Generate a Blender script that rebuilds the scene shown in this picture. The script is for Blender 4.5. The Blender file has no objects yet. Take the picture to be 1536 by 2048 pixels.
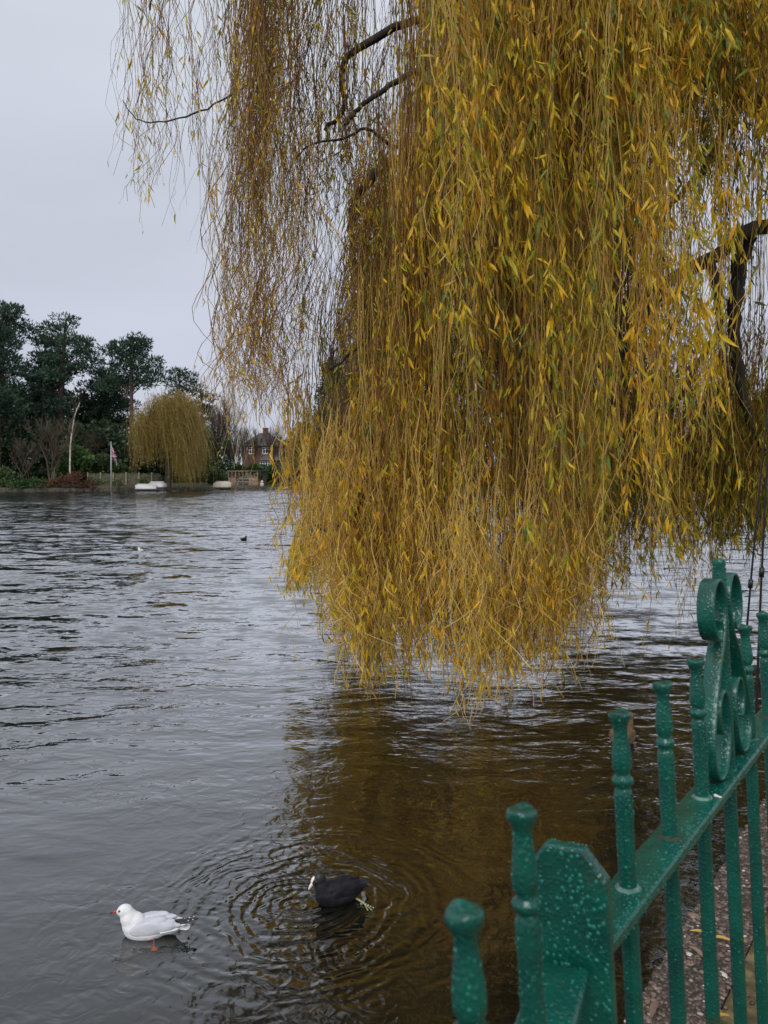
import bpy, bmesh, math, random
import numpy as np
from mathutils import Vector, Matrix
R = math.radians
rng = np.random.default_rng(7)
random.seed(7)
sc = bpy.context.scene
col = sc.collection

# ------------------------------------------------------------ camera, sky, sun, exposure
CAMZ = 2.1
cam_d = bpy.data.cameras.new('camera'); cam = bpy.data.objects.new('camera', cam_d); col.objects.link(cam)
cam.location = (0, 0, CAMZ); cam.rotation_euler = (R(87), 0, 0)
cam_d.sensor_fit = 'VERTICAL'; cam_d.sensor_height = 36; cam_d.lens = 36*1600/2048
cam_d.clip_start = 0.02; cam_d.clip_end = 3000
cam_d.dof.use_dof = True; cam_d.dof.focus_distance = 3.0; cam_d.dof.aperture_fstop = 12.0
sc.camera = cam
sc.view_settings.view_transform = 'Standard'; sc.view_settings.look = 'None'
sc.view_settings.exposure = 0.0; sc.view_settings.gamma = 1.0
SUN_EL, SUN_AZ = R(44), R(195)
w = bpy.data.worlds.new('World'); sc.world = w; w.use_nodes = True
nt = w.node_tree; N = nt.nodes; L = nt.links
bg = N['Background']
sky = N.new('ShaderNodeTexSky'); sky.sky_type = 'NISHITA'; sky.sun_disc = False
sky.sun_elevation = SUN_EL; sky.sun_rotation = SUN_AZ; sky.dust_density = 4; sky.air_density = 1.2
tc = N.new('ShaderNodeTexCoord'); sep = N.new('ShaderNodeSeparateXYZ'); L.new(tc.outputs['Generated'], sep.inputs[0])
cr = N.new('ShaderNodeValToRGB'); L.new(sep.outputs['Z'], cr.inputs[0])
e = cr.color_ramp.elements
e[0].position = 0.0; e[0].color = (6.1, 6.35, 7.3, 1)
e[1].position = 1.0; e[1].color = (9.5, 9.9, 10.6, 1)
x = cr.color_ramp.elements.new(0.13); x.color = (6.0, 6.35, 7.5, 1)
x = cr.color_ramp.elements.new(0.45); x.color = (6.7, 7.15, 8.0, 1)
mp = N.new('ShaderNodeMapping'); mp.inputs['Scale'].default_value = (1.2, 1.2, 4); L.new(tc.outputs['Generated'], mp.inputs[0])
nz = N.new('ShaderNodeTexNoise'); nz.inputs['Scale'].default_value = 1.6; nz.inputs['Detail'].default_value = 5; L.new(mp.outputs[0], nz.inputs[0])
mr = N.new('ShaderNodeMapRange'); mr.inputs['To Min'].default_value = .80; mr.inputs['To Max'].default_value = 1.14; L.new(nz.outputs['Fac'], mr.inputs[0])
mu = N.new('ShaderNodeVectorMath'); mu.operation = 'SCALE'; L.new(cr.outputs[0], mu.inputs[0]); L.new(mr.outputs[0], mu.inputs['Scale'])
mx = N.new('ShaderNodeMix'); mx.data_type = 'RGBA'; mx.inputs[0].default_value = .93
L.new(sky.outputs[0], mx.inputs[6]); L.new(mu.outputs[0], mx.inputs[7]); L.new(mx.outputs[2], bg.inputs[0])
bg.inputs[1].default_value = 0.10
sd = bpy.data.lights.new('sun', 'SUN'); sun = bpy.data.objects.new('sun', sd); col.objects.link(sun)
sd.energy = 1.5; sd.angle = R(30); sd.color = (1, .97, .92)
sdir = Vector((math.sin(SUN_AZ)*math.cos(SUN_EL), math.cos(SUN_AZ)*math.cos(SUN_EL), math.sin(SUN_EL)))
sun.rotation_euler = sdir.to_track_quat('Z', 'Y').to_euler()
sun.location = sdir*50

# ------------------------------------------------------------ helpers
TH = R(3)
def ray(px, py):
    u = (px-768)/1600; v = -(py-1024)/1600
    return Vector((u, math.cos(TH)+v*math.sin(TH), -math.sin(TH)+v*math.cos(TH)))
def W(px, py, Y):
    d = ray(px, py); k = Y/d.y
    return Vector((d.x*k, Y, CAMZ+d.z*k))
def G(px, py, z):
    d = ray(px, py); k = (z-CAMZ)/d.z
    return Vector((d.x*k, d.y*k, z))

def tag(o, label=None, cat=None, group=None, kind=None):
    if label: o['label'] = label
    if cat: o['category'] = cat
    if group: o['group'] = group
    if kind: o['kind'] = kind
    return o
def thing(name, label, cat, loc=(0, 0, 0), group=None, rotz=0):
    o = bpy.data.objects.new(name, None); col.objects.link(o); o.empty_display_size = .1
    o.location = loc; o.rotation_euler = (0, 0, rotz)
    return tag(o, label, cat, group)
def link_mesh(name, me, mats, parent=None, local=False):
    o = bpy.data.objects.new(name, me); col.objects.link(o)
    for m in (mats if isinstance(mats, (list, tuple)) else [mats]): me.materials.append(m)
    if parent:
        o.parent = parent
        if not local:      # coordinates were written in world space: store them relative to the root
            r = parent; off = Vector((0, 0, 0))
            while r: off += r.location; r = r.parent
            me.transform(Matrix.Translation(-off))
    return o
def obj(name, bm, mats, parent=None, smooth=True, local=False):
    me = bpy.data.meshes.new(name); bm.to_mesh(me); bm.free()
    if smooth:
        me.polygons.foreach_set('use_smooth', [True]*len(me.polygons))
    return link_mesh(name, me, mats, parent, local)
def npmesh(name, verts, faces, mats, parent=None, smooth=False, attr=None, matidx=None, local=False):
    """faces: list of int arrays (n,k)"""
    me = bpy.data.meshes.new(name)
    verts = np.asarray(verts, dtype=np.float32).reshape(-1, 3)
    me.vertices.add(len(verts)); me.vertices.foreach_set('co', verts.ravel())
    faces = [f for f in faces if len(f)]
    tot = sum(f.size for f in faces); nf = sum(len(f) for f in faces)
    me.loops.add(tot); me.polygons.add(nf)
    me.loops.foreach_set('vertex_index', np.concatenate([f.ravel() for f in faces]).astype(np.int32))
    cnt = np.concatenate([np.full(len(f), f.shape[1]) for f in faces]).astype(np.int32)
    st = np.concatenate([[0], np.cumsum(cnt)[:-1]]).astype(np.int32)
    me.polygons.foreach_set('loop_start', st); me.polygons.foreach_set('loop_total', cnt)
    if matidx is not None: me.polygons.foreach_set('material_index', np.asarray(matidx, dtype=np.int32))
    me.polygons.foreach_set('use_smooth', np.full(nf, smooth))
    if attr is not None:
        a = me.attributes.new('tint', 'FLOAT', 'POINT'); a.data.foreach_set('value', np.asarray(attr, dtype=np.float32))
    me.update(calc_edges=True); me.validate()
    return link_mesh(name, me, mats, parent, local)
def box(bm, x0, x1, y0, y1, z0, z1, M=None):
    vs = [bm.verts.new((x, y, z)) for x in (x0, x1) for y in (y0, y1) for z in (z0, z1)]
    for f in ((0, 1, 3, 2), (4, 6, 7, 5), (0, 4, 5, 1), (2, 3, 7, 6), (0, 2, 6, 4), (1, 5, 7, 3)):
        bm.faces.new([vs[i] for i in f])
    if M is not None: bmesh.ops.transform(bm, matrix=M, verts=vs)
    return vs
def tube(bm, pts, rad, seg=8, cap=True, flat=1.0):
    pts = [Vector(p) for p in pts]; n = len(pts); rings = []
    ref = None
    for i, p in enumerate(pts):
        t = (pts[min(i+1, n-1)]-pts[max(i-1, 0)]).normalized()
        if ref is None:
            ref = Vector((0, 0, 1)) if abs(t.z) < .8 else Vector((1, 0, 0))
        a = (ref - t*ref.dot(t)).normalized(); b = t.cross(a); ref = a
        r = rad[i] if isinstance(rad, (list, tuple)) else rad
        rings.append([bm.verts.new(p+a*math.cos(k*2*math.pi/seg)*r+b*math.sin(k*2*math.pi/seg)*r*flat) for k in range(seg)])
    for i in range(n-1):
        for k in range(seg):
            bm.faces.new((rings[i][k], rings[i][(k+1) % seg], rings[i+1][(k+1) % seg], rings[i+1][k]))
    if cap:
        bm.faces.new(rings[0][::-1]); bm.faces.new(rings[-1])
def smooth_pts(ctrl, n=24):
    c = [Vector(p) for p in ctrl]; out = []
    c = [c[0]*2-c[1]]+c+[c[-1]*2-c[-2]]
    m = len(c)-3
    for i in range(n+1):
        s = i/n*m; k = min(int(s), m-1); t = s-k
        p0, p1, p2, p3 = c[k:k+4]
        out.append(.5*((2*p1)+(p2-p0)*t+(2*p0-5*p1+4*p2-p3)*t*t+(3*p1-p0-3*p2+p3)*t**3))
    return out
def strands_mesh(P, rad, sides=3):
    """P (S,n,3), rad (S,n) -> verts, quads"""
    S, n, _ = P.shape
    T = np.gradient(P, axis=1); T /= np.linalg.norm(T, axis=2, keepdims=True)+1e-9
    ref = np.where(np.abs(T[..., 2:3]) > .7, np.array([1., 0, 0]), np.array([0, 0, 1.]))
    A = np.cross(T, ref); A /= np.linalg.norm(A, axis=2, keepdims=True)+1e-9
    B = np.cross(T, A)
    vs = []
    for k in range(sides):
        an = 2*math.pi*k/sides
        vs.append(P+(A*math.cos(an)+B*math.sin(an))*rad[..., None])
    V = np.stack(vs, axis=2).reshape(-1, 3)
    idx = np.arange(S*n*sides).reshape(S, n, sides)
    a = idx[:, :-1, :]; b = np.roll(a, -1, axis=2); c = idx[:, 1:, :]; d = np.roll(c, -1, axis=2)
    F = np.stack([a, b, d, c], axis=-1).reshape(-1, 4)
    return V, F
def leaf_mesh(base, d, nrm, ln, wd, curl=.15):
    """lanceolate blade: 8 verts, 4+.. faces"""
    d = d/np.linalg.norm(d, axis=1, keepdims=True)
    s = np.cross(d, nrm); s /= np.linalg.norm(s, axis=1, keepdims=True)+1e-9
    up = np.cross(s, d)
    ln = ln[:, None]; wd = wd[:, None]
    c = curl*ln
    b = base
    m1 = base+d*ln*.3-up*c*.35; m2 = base+d*ln*.68-up*c*.3; t = base+d*ln+up*c*.25
    V = np.stack([b, m1-s*wd*.5+up*wd*.12, m1, m1+s*wd*.5+up*wd*.12, m2-s*wd*.36+up*wd*.1, m2, m2+s*wd*.36+up*wd*.1, t], axis=1).reshape(-1, 3)
    n = len(base); o = (np.arange(n)*8)[:, None]
    Q = np.concatenate([o+np.array([[1, 2, 5, 4]]), o+np.array([[2, 3, 6, 5]])])
    Tt = np.concatenate([o+np.array([[0, 2, 1]]), o+np.array([[0, 3, 2]]), o+np.array([[4, 5, 7]]), o+np.array([[5, 6, 7]])])
    return V, Q, Tt

# ------------------------------------------------------------ materials
def mat(name, base=(.5, .5, .5), rough=.6, **kw):
    m = bpy.data.materials.new(name); m.use_nodes = True
    b = m.node_tree.nodes['Principled BSDF']
    b.inputs['Base Color'].default_value = (*base, 1); b.inputs['Roughness'].default_value = rough
    for k, v in kw.items():
        b.inputs[k.replace('_', ' ')].default_value = v
    return m
def nodes(m): return m.node_tree.nodes, m.node_tree.links, m.node_tree.nodes['Principled BSDF']
def noise_col(m, c1, c2, scale=5, detail=4, bump=0, bscale=None, c3=None, stretch=(1, 1, 1), bdist=.01, lo=.35, hi=.65):
    N, L, b = nodes(m)
    tc = N.new('ShaderNodeTexCoord'); mp = N.new('ShaderNodeMapping'); mp.inputs['Scale'].default_value = stretch
    L.new(tc.outputs['Object'], mp.inputs[0])
    n = N.new('ShaderNodeTexNoise'); n.inputs['Scale'].default_value = scale; n.inputs['Detail'].default_value = detail
    L.new(mp.outputs[0], n.inputs[0])
    r = N.new('ShaderNodeValToRGB'); L.new(n.outputs['Fac'], r.inputs[0])
    r.color_ramp.elements[0].position = lo; r.color_ramp.elements[0].color = (*c1, 1)
    r.color_ramp.elements[1].position = hi; r.color_ramp.elements[1].color = (*c2, 1)
    if c3: q = r.color_ramp.elements.new((lo+hi)/2); q.color = (*c3, 1)
    L.new(r.outputs[0], b.inputs['Base Color'])
    if bump:
        n2 = N.new('ShaderNodeTexNoise'); n2.inputs['Scale'].default_value = bscale or scale*3; n2.inputs['Detail'].default_value = 5
        L.new(mp.outputs[0], n2.inputs[0])
        bp = N.new('ShaderNodeBump'); bp.inputs['Strength'].default_value = bump; bp.inputs['Distance'].default_value = bdist
        L.new(n2.outputs['Fac'], bp.inputs['Height']); L.new(bp.outputs[0], b.inputs['Normal'])
    return m
def tint_mat(name, stops, rough=.6, transl=.35, spec=.3):
    """colour from the per-blade attribute; thin blades let light through"""
    m = bpy.data.materials.new(name); m.use_nodes = True
    N, L, b = nodes(m)
    a = N.new('ShaderNodeAttribute'); a.attribute_name = 'tint'
    r = N.new('ShaderNodeValToRGB'); L.new(a.outputs['Fac'], r.inputs[0])
    el = r.color_ramp.elements
    el[0].position, el[0].color = stops[0][0], (*stops[0][1], 1)
    el[1].position, el[1].color = stops[-1][0], (*stops[-1][1], 1)
    for p, c in stops[1:-1]:
        q = el.new(p); q.color = (*c, 1)
    L.new(r.outputs[0], b.inputs['Base Color']); b.inputs['Roughness'].default_value = rough
    b.inputs['Specular IOR Level'].default_value = spec
    if transl:
        t = N.new('ShaderNodeBsdfTranslucent'); L.new(r.outputs[0], t.inputs[0])
        mx = N.new('ShaderNodeMixShader'); mx.inputs[0].default_value = transl
        L.new(b.outputs[0], mx.inputs[1]); L.new(t.outputs[0], mx.inputs[2])
        L.new(mx.outputs[0], N['Material Output'].inputs[0])
    return m

def water_material():
    m = bpy.data.materials.new('pond_water'); m.use_nodes = True
    N = m.node_tree.nodes; L = m.node_tree.links; N.remove(N['Principled BSDF'])
    geo = N.new('ShaderNodeNewGeometry'); P = geo.outputs['Position']
    def math_(op, a, b=None, clamp=False):
        n = N.new('ShaderNodeMath'); n.operation = op; n.use_clamp = clamp
        for i, v in enumerate((a, b)):
            if v is None: continue
            if isinstance(v, (int, float)): n.inputs[i].default_value = v
            else: L.new(v, n.inputs[i])
        return n.outputs[0]
    def mapr(v, a, b, c, d):
        n = N.new('ShaderNodeMapRange'); n.interpolation_type = 'SMOOTHSTEP'
        L.new(v, n.inputs[0]); n.inputs[1].default_value = a; n.inputs[2].default_value = b
        n.inputs[3].default_value = c; n.inputs[4].default_value = d
        return n.outputs[0]
    def noise(scale, sx, sy, rot=0, det=2, dist=0, rough=.5, off=(0, 0, 0)):
        mp = N.new('ShaderNodeMapping'); mp.inputs['Scale'].default_value = (sx, sy, 1); mp.inputs['Rotation'].default_value = (0, 0, rot)
        mp.inputs['Location'].default_value = off
        L.new(P, mp.inputs[0])
        n = N.new('ShaderNodeTexNoise'); n.inputs['Scale'].default_value = scale; n.inputs['Detail'].default_value = det
        n.inputs['Distortion'].default_value = dist; n.inputs['Roughness'].default_value = rough
        L.new(mp.outputs[0], n.inputs[0]); return n.outputs['Fac']
    sep = N.new('ShaderNodeSeparateXYZ'); L.new(P, sep.inputs[0])
    X, Y = sep.outputs[0], sep.outputs[1]
    D = math_('ADD', Y, math_('MAXIMUM', math_('MULTIPLY', X, -.35), math_('MULTIPLY', X, .75)))            # the wind reaches the open water on the left first
    calm = mapr(D, 3.6, 10.0, .16, 1.0)
    patch = mapr(noise(.12, 1, .5, 0, 2), .35, .65, .6, 1.15)
    h1 = math_('MULTIPLY', noise(1.9, .7, 1.25, .12, 3, .5, .45), .105)
    h2 = math_('MULTIPLY', noise(5.5, .65, 1.2, -.15, 2, .4, .5), .034)
    h3 = math_('MULTIPLY', noise(17, .8, 1.1, .1, 2, .2, .5), .0045)
    waves = math_('MULTIPLY', math_('MULTIPLY', math_('ADD', math_('ADD', h1, h2), h3), calm), patch)
    # slow swell that never quite goes away, even in the sheltered corner
    swell = math_('MULTIPLY', noise(1.1, .8, 1.1, .3, 1, .3), .016)
    fine = math_('MULTIPLY', math_('MULTIPLY', noise(9, 1, 1, .9, 2, .8), .0085), mapr(noise(.7, 1, 1, 0, 1, 0, .5, (3, 1, 0)), .42, .6, .15, 1))
    chop = mapr(D, 5.5, 14.0, 0.0, 1.0); still = math_('SUBTRACT', 1.0, chop)
    total = math_('MULTIPLY', math_('ADD', math_('ADD', waves, swell), fine), still)
    # rings spreading from the birds and from dropping water
    for cx, cy, k, amp, fall in RINGS:
        v = N.new('ShaderNodeVectorMath'); v.operation = 'DISTANCE'; L.new(P, v.inputs[0]); v.inputs[1].default_value = (cx, cy, 0)
        d = v.outputs['Value']
        wob = math_('MULTIPLY', noise(3.2, 1, 1, cx, 3), .30)
        ring = math_('SINE', math_('MULTIPLY', math_('ADD', d, wob), k))
        env = math_('MULTIPLY', mapr(d, 0, fall, 1, 0), amp)
        total = math_('ADD', total, math_('MULTIPLY', ring, env))
    bp = N.new('ShaderNodeBump'); bp.inputs['Strength'].default_value = 1; bp.inputs['Distance'].default_value = 1
    L.new(total, bp.inputs['Height'])
    # the chop of the open water as surface slopes, so that it does not flatten out with distance
    def slope(scale, sx, sy, rot, det, ax, ay):
        mp = N.new('ShaderNodeMapping'); mp.inputs['Scale'].default_value = (sx, sy, 1); mp.inputs['Rotation'].default_value = (0, 0, rot); L.new(P, mp.inputs[0])
        n = N.new('ShaderNodeTexNoise'); n.inputs['Scale'].default_value = scale; n.inputs['Detail'].default_value = det; n.inputs['Distortion'].default_value = .3; L.new(mp.outputs[0], n.inputs[0])
        a = N.new('ShaderNodeVectorMath'); a.operation = 'SUBTRACT'; L.new(n.outputs['Color'], a.inputs[0]); a.inputs[1].default_value = (.5, .5, .5)
        b = N.new('ShaderNodeVectorMath'); b.operation = 'MULTIPLY'; L.new(a.outputs[0], b.inputs[0]); b.inputs[1].default_value = (ax, ay, 0)
        return b.outputs[0]
    s1 = slope(1.5, .55, 1.3, .10, 2, .45, .85); s2 = slope(4.5, .6, 1.3, -.12, 3, .60, .95)
    s3 = slope(15, .7, 1.2, .2, 2, .35, .45)
    s9 = N.new('ShaderNodeVectorMath'); s9.operation = 'ADD'; L.new(s2, s9.inputs[0]); L.new(s3, s9.inputs[1])
    s0 = N.new('ShaderNodeVectorMath'); s0.operation = 'ADD'; L.new(s1, s0.inputs[0]); L.new(s9.outputs[0], s0.inputs[1])
    # wavelets lean with the wind: their long backs face the near bank
    sa = N.new('ShaderNodeVectorMath'); sa.operation = 'ADD'; L.new(s0.outputs[0], sa.inputs[0]); sa.inputs[1].default_value = (0, -.095, 0)
    sm = N.new('ShaderNodeVectorMath'); sm.operation = 'SCALE'; L.new(sa.outputs[0], sm.inputs[0]); L.new(math_('MULTIPLY', chop, patch), sm.inputs['Scale'])
    mn = N.new('ShaderNodeVectorMath'); mn.operation = 'MINIMUM'; L.new(sm.outputs[0], mn.inputs[0]); mn.inputs[1].default_value = (9, .022, 9)   # steep lee faces hide behind the crests
    nn = N.new('ShaderNodeVectorMath'); nn.operation = 'ADD'; L.new(mn.outputs[0], nn.inputs[0]); nn.inputs[1].default_value = (0, 0, 1)
    nz_ = N.new('ShaderNodeVectorMath'); nz_.operation = 'NORMALIZE'; L.new(nn.outputs[0], nz_.inputs[0]); L.new(nz_.outputs[0], bp.inputs['Normal'])
    fr = N.new('ShaderNodeFresnel'); fr.inputs[0].default_value = 2.05; L.new(bp.outputs[0], fr.inputs[1])
    gl = N.new('ShaderNodeBsdfGlossy'); gl.inputs['Roughness'].default_value = .015; L.new(bp.outputs[0], gl.inputs['Normal'])
    df = N.new('ShaderNodeBsdfDiffuse')
    cr = N.new('ShaderNodeValToRGB'); L.new(noise(2.5, 1, 1, 0, 4), cr.inputs[0])
    cr.color_ramp.elements[0].position = .3; cr.color_ramp.elements[0].color = (.005, .0052, .0038, 1)
    cr.color_ramp.elements[1].position = .7; cr.color_ramp.elements[1].color = (.011, .0105, .0068, 1)
    L.new(cr.outputs[0], df.inputs[0])
    mx = N.new('ShaderNodeMixShader'); L.new(math_('SUBTRACT', math_('MULTIPLY', fr.outputs[0], 3.2), .33, True), mx.inputs[0]); L.new(df.outputs[0], mx.inputs[1]); L.new(gl.outputs[0], mx.inputs[2])
    L.new(mx.outputs[0], N['Material Output'].inputs[0])
    return m
GULL = G(288, 1870, 0); COOT = G(668, 1801, 0)
RINGS = [(COOT.x-.16, COOT.y-.05, 88, .0027, 1.2), (COOT.x-.42, COOT.y+.12, 130, .0012, .5), (COOT.x+.12, COOT.y-.42, 125, .0009, .45),
         (COOT.x-.30, COOT.y+.42, 120, .0008, .45), (COOT.x+.20, COOT.y-.75, 150, .0007, .3), (COOT.x-.05, COOT.y+.1, 36, .0028, 1.3),
         (GULL.x, GULL.y, 70, .0004, .5), (2.16, 5.55, 90, .0010, .4), (1.8, 6.1, 90, .0009, .4), (1.75, 4.9, 110, .0008, .3)]

M = {}
M['water'] = water_material()
M['bark_dark'] = noise_col(mat('bark_dark', rough=.85), (.014, .010, .008), (.050, .036, .026), 6, 5, .9, 30, stretch=(1, 1, .3), bdist=.03)
M['twig'] = tint_mat('willow_twig', [(0, (.055, .028, .014)), (.35, (.22, .095, .030)), (.7, (.46, .29, .070)), (1, (.70, .49, .15))], .5, 0)
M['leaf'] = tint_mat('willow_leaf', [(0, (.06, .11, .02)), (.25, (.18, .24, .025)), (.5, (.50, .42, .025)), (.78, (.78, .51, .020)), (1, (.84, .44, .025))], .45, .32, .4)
M['green_paint'] = mat('green_gloss_paint', (.003, .085, .060), .22)
def paint():
    m = M['green_paint']; N, L, b = nodes(m)
    tc = N.new('ShaderNodeTexCoord')
    n = N.new('ShaderNodeTexNoise'); n.inputs['Scale'].default_value = 26; n.inputs['Detail'].default_value = 4; L.new(tc.outputs['Object'], n.inputs[0])
    r = N.new('ShaderNodeValToRGB'); L.new(n.outputs['Fac'], r.inputs[0])
    r.color_ramp.elements[0].position = .3; r.color_ramp.elements[0].color = (.002, .052, .041, 1)
    r.color_ramp.elements[1].position = .7; r.color_ramp.elements[1].color = (.003, .096, .067, 1)
    # brown weathering showing in a few worn spots
    n3 = N.new('ShaderNodeTexNoise'); n3.inputs['Scale'].default_value = 14; n3.inputs['Detail'].default_value = 8; n3.inputs['Roughness'].default_value = .7; L.new(tc.outputs['Object'], n3.inputs[0])
    r3 = N.new('ShaderNodeValToRGB'); L.new(n3.outputs['Fac'], r3.inputs[0]); r3.color_ramp.elements[0].position = .58; r3.color_ramp.elements[1].position = .72
    mx = N.new('ShaderNodeMix'); mx.data_type = 'RGBA'; L.new(r3.outputs[0], mx.inputs[0]); L.new(r.outputs[0], mx.inputs[6]); mx.inputs[7].default_value = (.035, .055, .03, 1)
    L.new(mx.outputs[2], b.inputs['Base Color'])
    v = N.new('ShaderNodeTexVoronoi'); v.inputs['Scale'].default_value = 230; L.new(tc.outputs['Object'], v.inputs[0])
    rv = N.new('ShaderNodeMapRange'); L.new(v.outputs['Distance'], rv.inputs[0]); rv.inputs[1].default_value = .2; rv.inputs[2].default_value = .5; rv.inputs[3].default_value = 1; rv.inputs[4].default_value = 0
    n2 = N.new('ShaderNodeTexNoise'); n2.inputs['Scale'].default_value = 120; n2.inputs['Detail'].default_value = 3; L.new(tc.outputs['Object'], n2.inputs[0])
    ad = N.new('ShaderNodeMath'); ad.operation = 'ADD'; L.new(rv.outputs[0], ad.inputs[0]); L.new(n2.outputs['Fac'], ad.inputs[1])
    bp = N.new('ShaderNodeBump'); bp.inputs['Strength'].default_value = .55; bp.inputs['Distance'].default_value = .0008
    L.new(ad.outputs[0], bp.inputs['Height']); L.new(bp.outputs[0], b.inputs['Normal'])
paint()
M['drop'] = mat('water_drops', (.014, .165, .13), .05, IOR=1.45)
M['sealant'] = noise_col(mat('weld_sealant', rough=.5), (.02, .12, .09), (.17, .26, .22), 200, 3)
M['rusty_joint'] = noise_col(mat('rusty_joint', rough=.8), (.008, .035, .026), (.07, .035, .018), 250, 4)
M['black'] = mat('black_rod', (.008, .008, .009), .4)

# ------------------------------------------------------------ the setting
FT = Vector((.5905, .8070, 0)); FN = Vector((-.8070, .5905, 0))      # the railing: along it, and towards the water
B3 = Vector((.2339, .7468, 1.70))
GZ = .55
FB = Vector((.2339, .7468, 0)) - FN*.076                              # foot line of the railing
EDGE = FB + FN*.557
# pond surface
SHORE = [(-70, 72), (-45, 76), (-38, 77), (-33, 78.5), (-27, 80), (-24, 84), (-12, 84.5), (0, 86), (15, 88), (40, 86), (60, 80), (75, 60)]
def shore(x): return np.interp(x, [p[0] for p in SHORE], [p[1] for p in SHORE])
bm = bmesh.new()
for p in ((-300, -200), (300, -200), (300, 300), (-300, 300)): bm.verts.new((p[0], p[1], 0))
bm.faces.new(bm.verts)
water = obj('water', bm, M['water'], smooth=False); tag(water, kind='structure')

def build_ground():
    xs = np.unique(np.concatenate([np.linspace(-1500, -90, 14), np.linspace(-90, 90, 121), np.linspace(90, 1500, 14)]))
    ys = np.unique(np.concatenate([np.linspace(-800, -60, 8), np.linspace(-60, 66, 43), np.linspace(66, 95, 88), np.linspace(95, 180, 40), np.linspace(180, 2500, 14)]))
    Xg, Yg = np.meshgrid(xs, ys)
    s = shore(Xg)
    d_far = Yg-s
    d_left = -50-Xg
    d_near = -6-Yg
    # right bank: beyond the slab edge line
    rel = (Xg-EDGE.x)*(-FN.x)+(Yg-EDGE.y)*(-FN.y)
    d_right = np.where(Yg < 30, rel-1.5, Xg-(18+.45*(Yg-30)))
    d = np.maximum.reduce([d_far, d_left, d_near, d_right])
    z = np.where(d > 0, .28+.10*np.clip(d, 0, 2)+np.clip(d-2, 0, 80)*.019, np.maximum(-1.2, .28+d*2.5))
    z += np.where(d > 1, .05*np.sin(Xg*.7)*np.cos(Yg*.5), 0)
    z = np.where(rel-1.5 > -2, np.where(Yg < 30, np.minimum(z, .45), z), z)
    V = np.stack([Xg, Yg, z], -1).reshape(-1, 3)
    ny, nx = Xg.shape; i = np.arange(ny*nx).reshape(ny, nx)
    F = np.stack([i[:-1, :-1], i[:-1, 1:], i[1:, 1:], i[1:, :-1]], -1).reshape(-1, 4)
    m = noise_col(mat('park_ground', rough=.95), (.035, .050, .014), (.075, .085, .030), .35, 6, .6, 6, c3=(.075, .055, .03), bdist=.1)
    tag(npmesh('ground', V, [F], m, smooth=True), kind='structure')
build_ground()

# slab path with exposed-aggregate edging
def slab_mat():
    m = mat('moss_sand_concrete', rough=.8)
    N, L, b = nodes(m)
    noise_col(m, (.030, .026, .014), (.23, .165, .075), 16, 10, .9, 120, c3=(.105, .080, .030), bdist=.005, lo=.36, hi=.66)
    return m
M['slab'] = slab_mat()
def agg_mat():
    m = mat('aggregate_mortar', rough=.7)
    N, L, b = nodes(m)
    tc = N.new('ShaderNodeTexCoord'); v = N.new('ShaderNodeTexVoronoi'); v.inputs['Scale'].default_value = 95; L.new(tc.outputs['Object'], v.inputs[0])
    r = N.new('ShaderNodeValToRGB'); L.new(v.outputs['Color'], r.inputs[0])
    r.color_ramp.elements[0].color = (.018, .014, .010, 1); r.color_ramp.elements[1].color = (.085, .062, .045, 1)
    L.new(r.outputs[0], b.inputs['Base Color'])
    bp = N.new('ShaderNodeBump'); bp.inputs['Strength'].default_value = .8; bp.inputs['Distance'].default_value = .006; bp.invert = True
    L.new(v.outputs['Distance'], bp.inputs['Height']); L.new(bp.outputs[0], b.inputs['Normal'])
    return m
M['agg'] = agg_mat()
def along(a, b, z): p = EDGE+FT*a-FN*b; return Vector((p.x, p.y, z))
def slab(name, b0, b1, z0, z1, a0, a1, m, kind='structure', seg=60, jag=0):
    bm = bmesh.new(); rows = []
    for i in range(seg+1):
        a = a0+(a1-a0)*i/seg
        j = random.uniform(-jag, jag)
        rows.append([bm.verts.new(along(a, b0+j, z0)), bm.verts.new(along(a, b0+j*.6, z1)), bm.verts.new(along(a, b1, z1)), bm.verts.new(along(a, b1, z0))])
    for i in range(seg):
        for k in range(4):
            bm.faces.new((rows[i][k], rows[i+1][k], rows[i+1][(k+1) % 4], rows[i][(k+1) % 4]))
    bm.faces.new(rows[0]); bm.faces.new(rows[-1][::-1])
    bmesh.ops.recalc_face_normals(bm, faces=bm.faces)
    return obj(name, bm, m, smooth=False)
tag(slab('path', .205, 6.0, -1.2, GZ, -6, 40, M['slab']), kind='structure')
tag(slab('kerb', 0, .202, -1.2, GZ+.004, -6, 40, M['agg'], seg=900, jag=.006), kind='structure')

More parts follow.
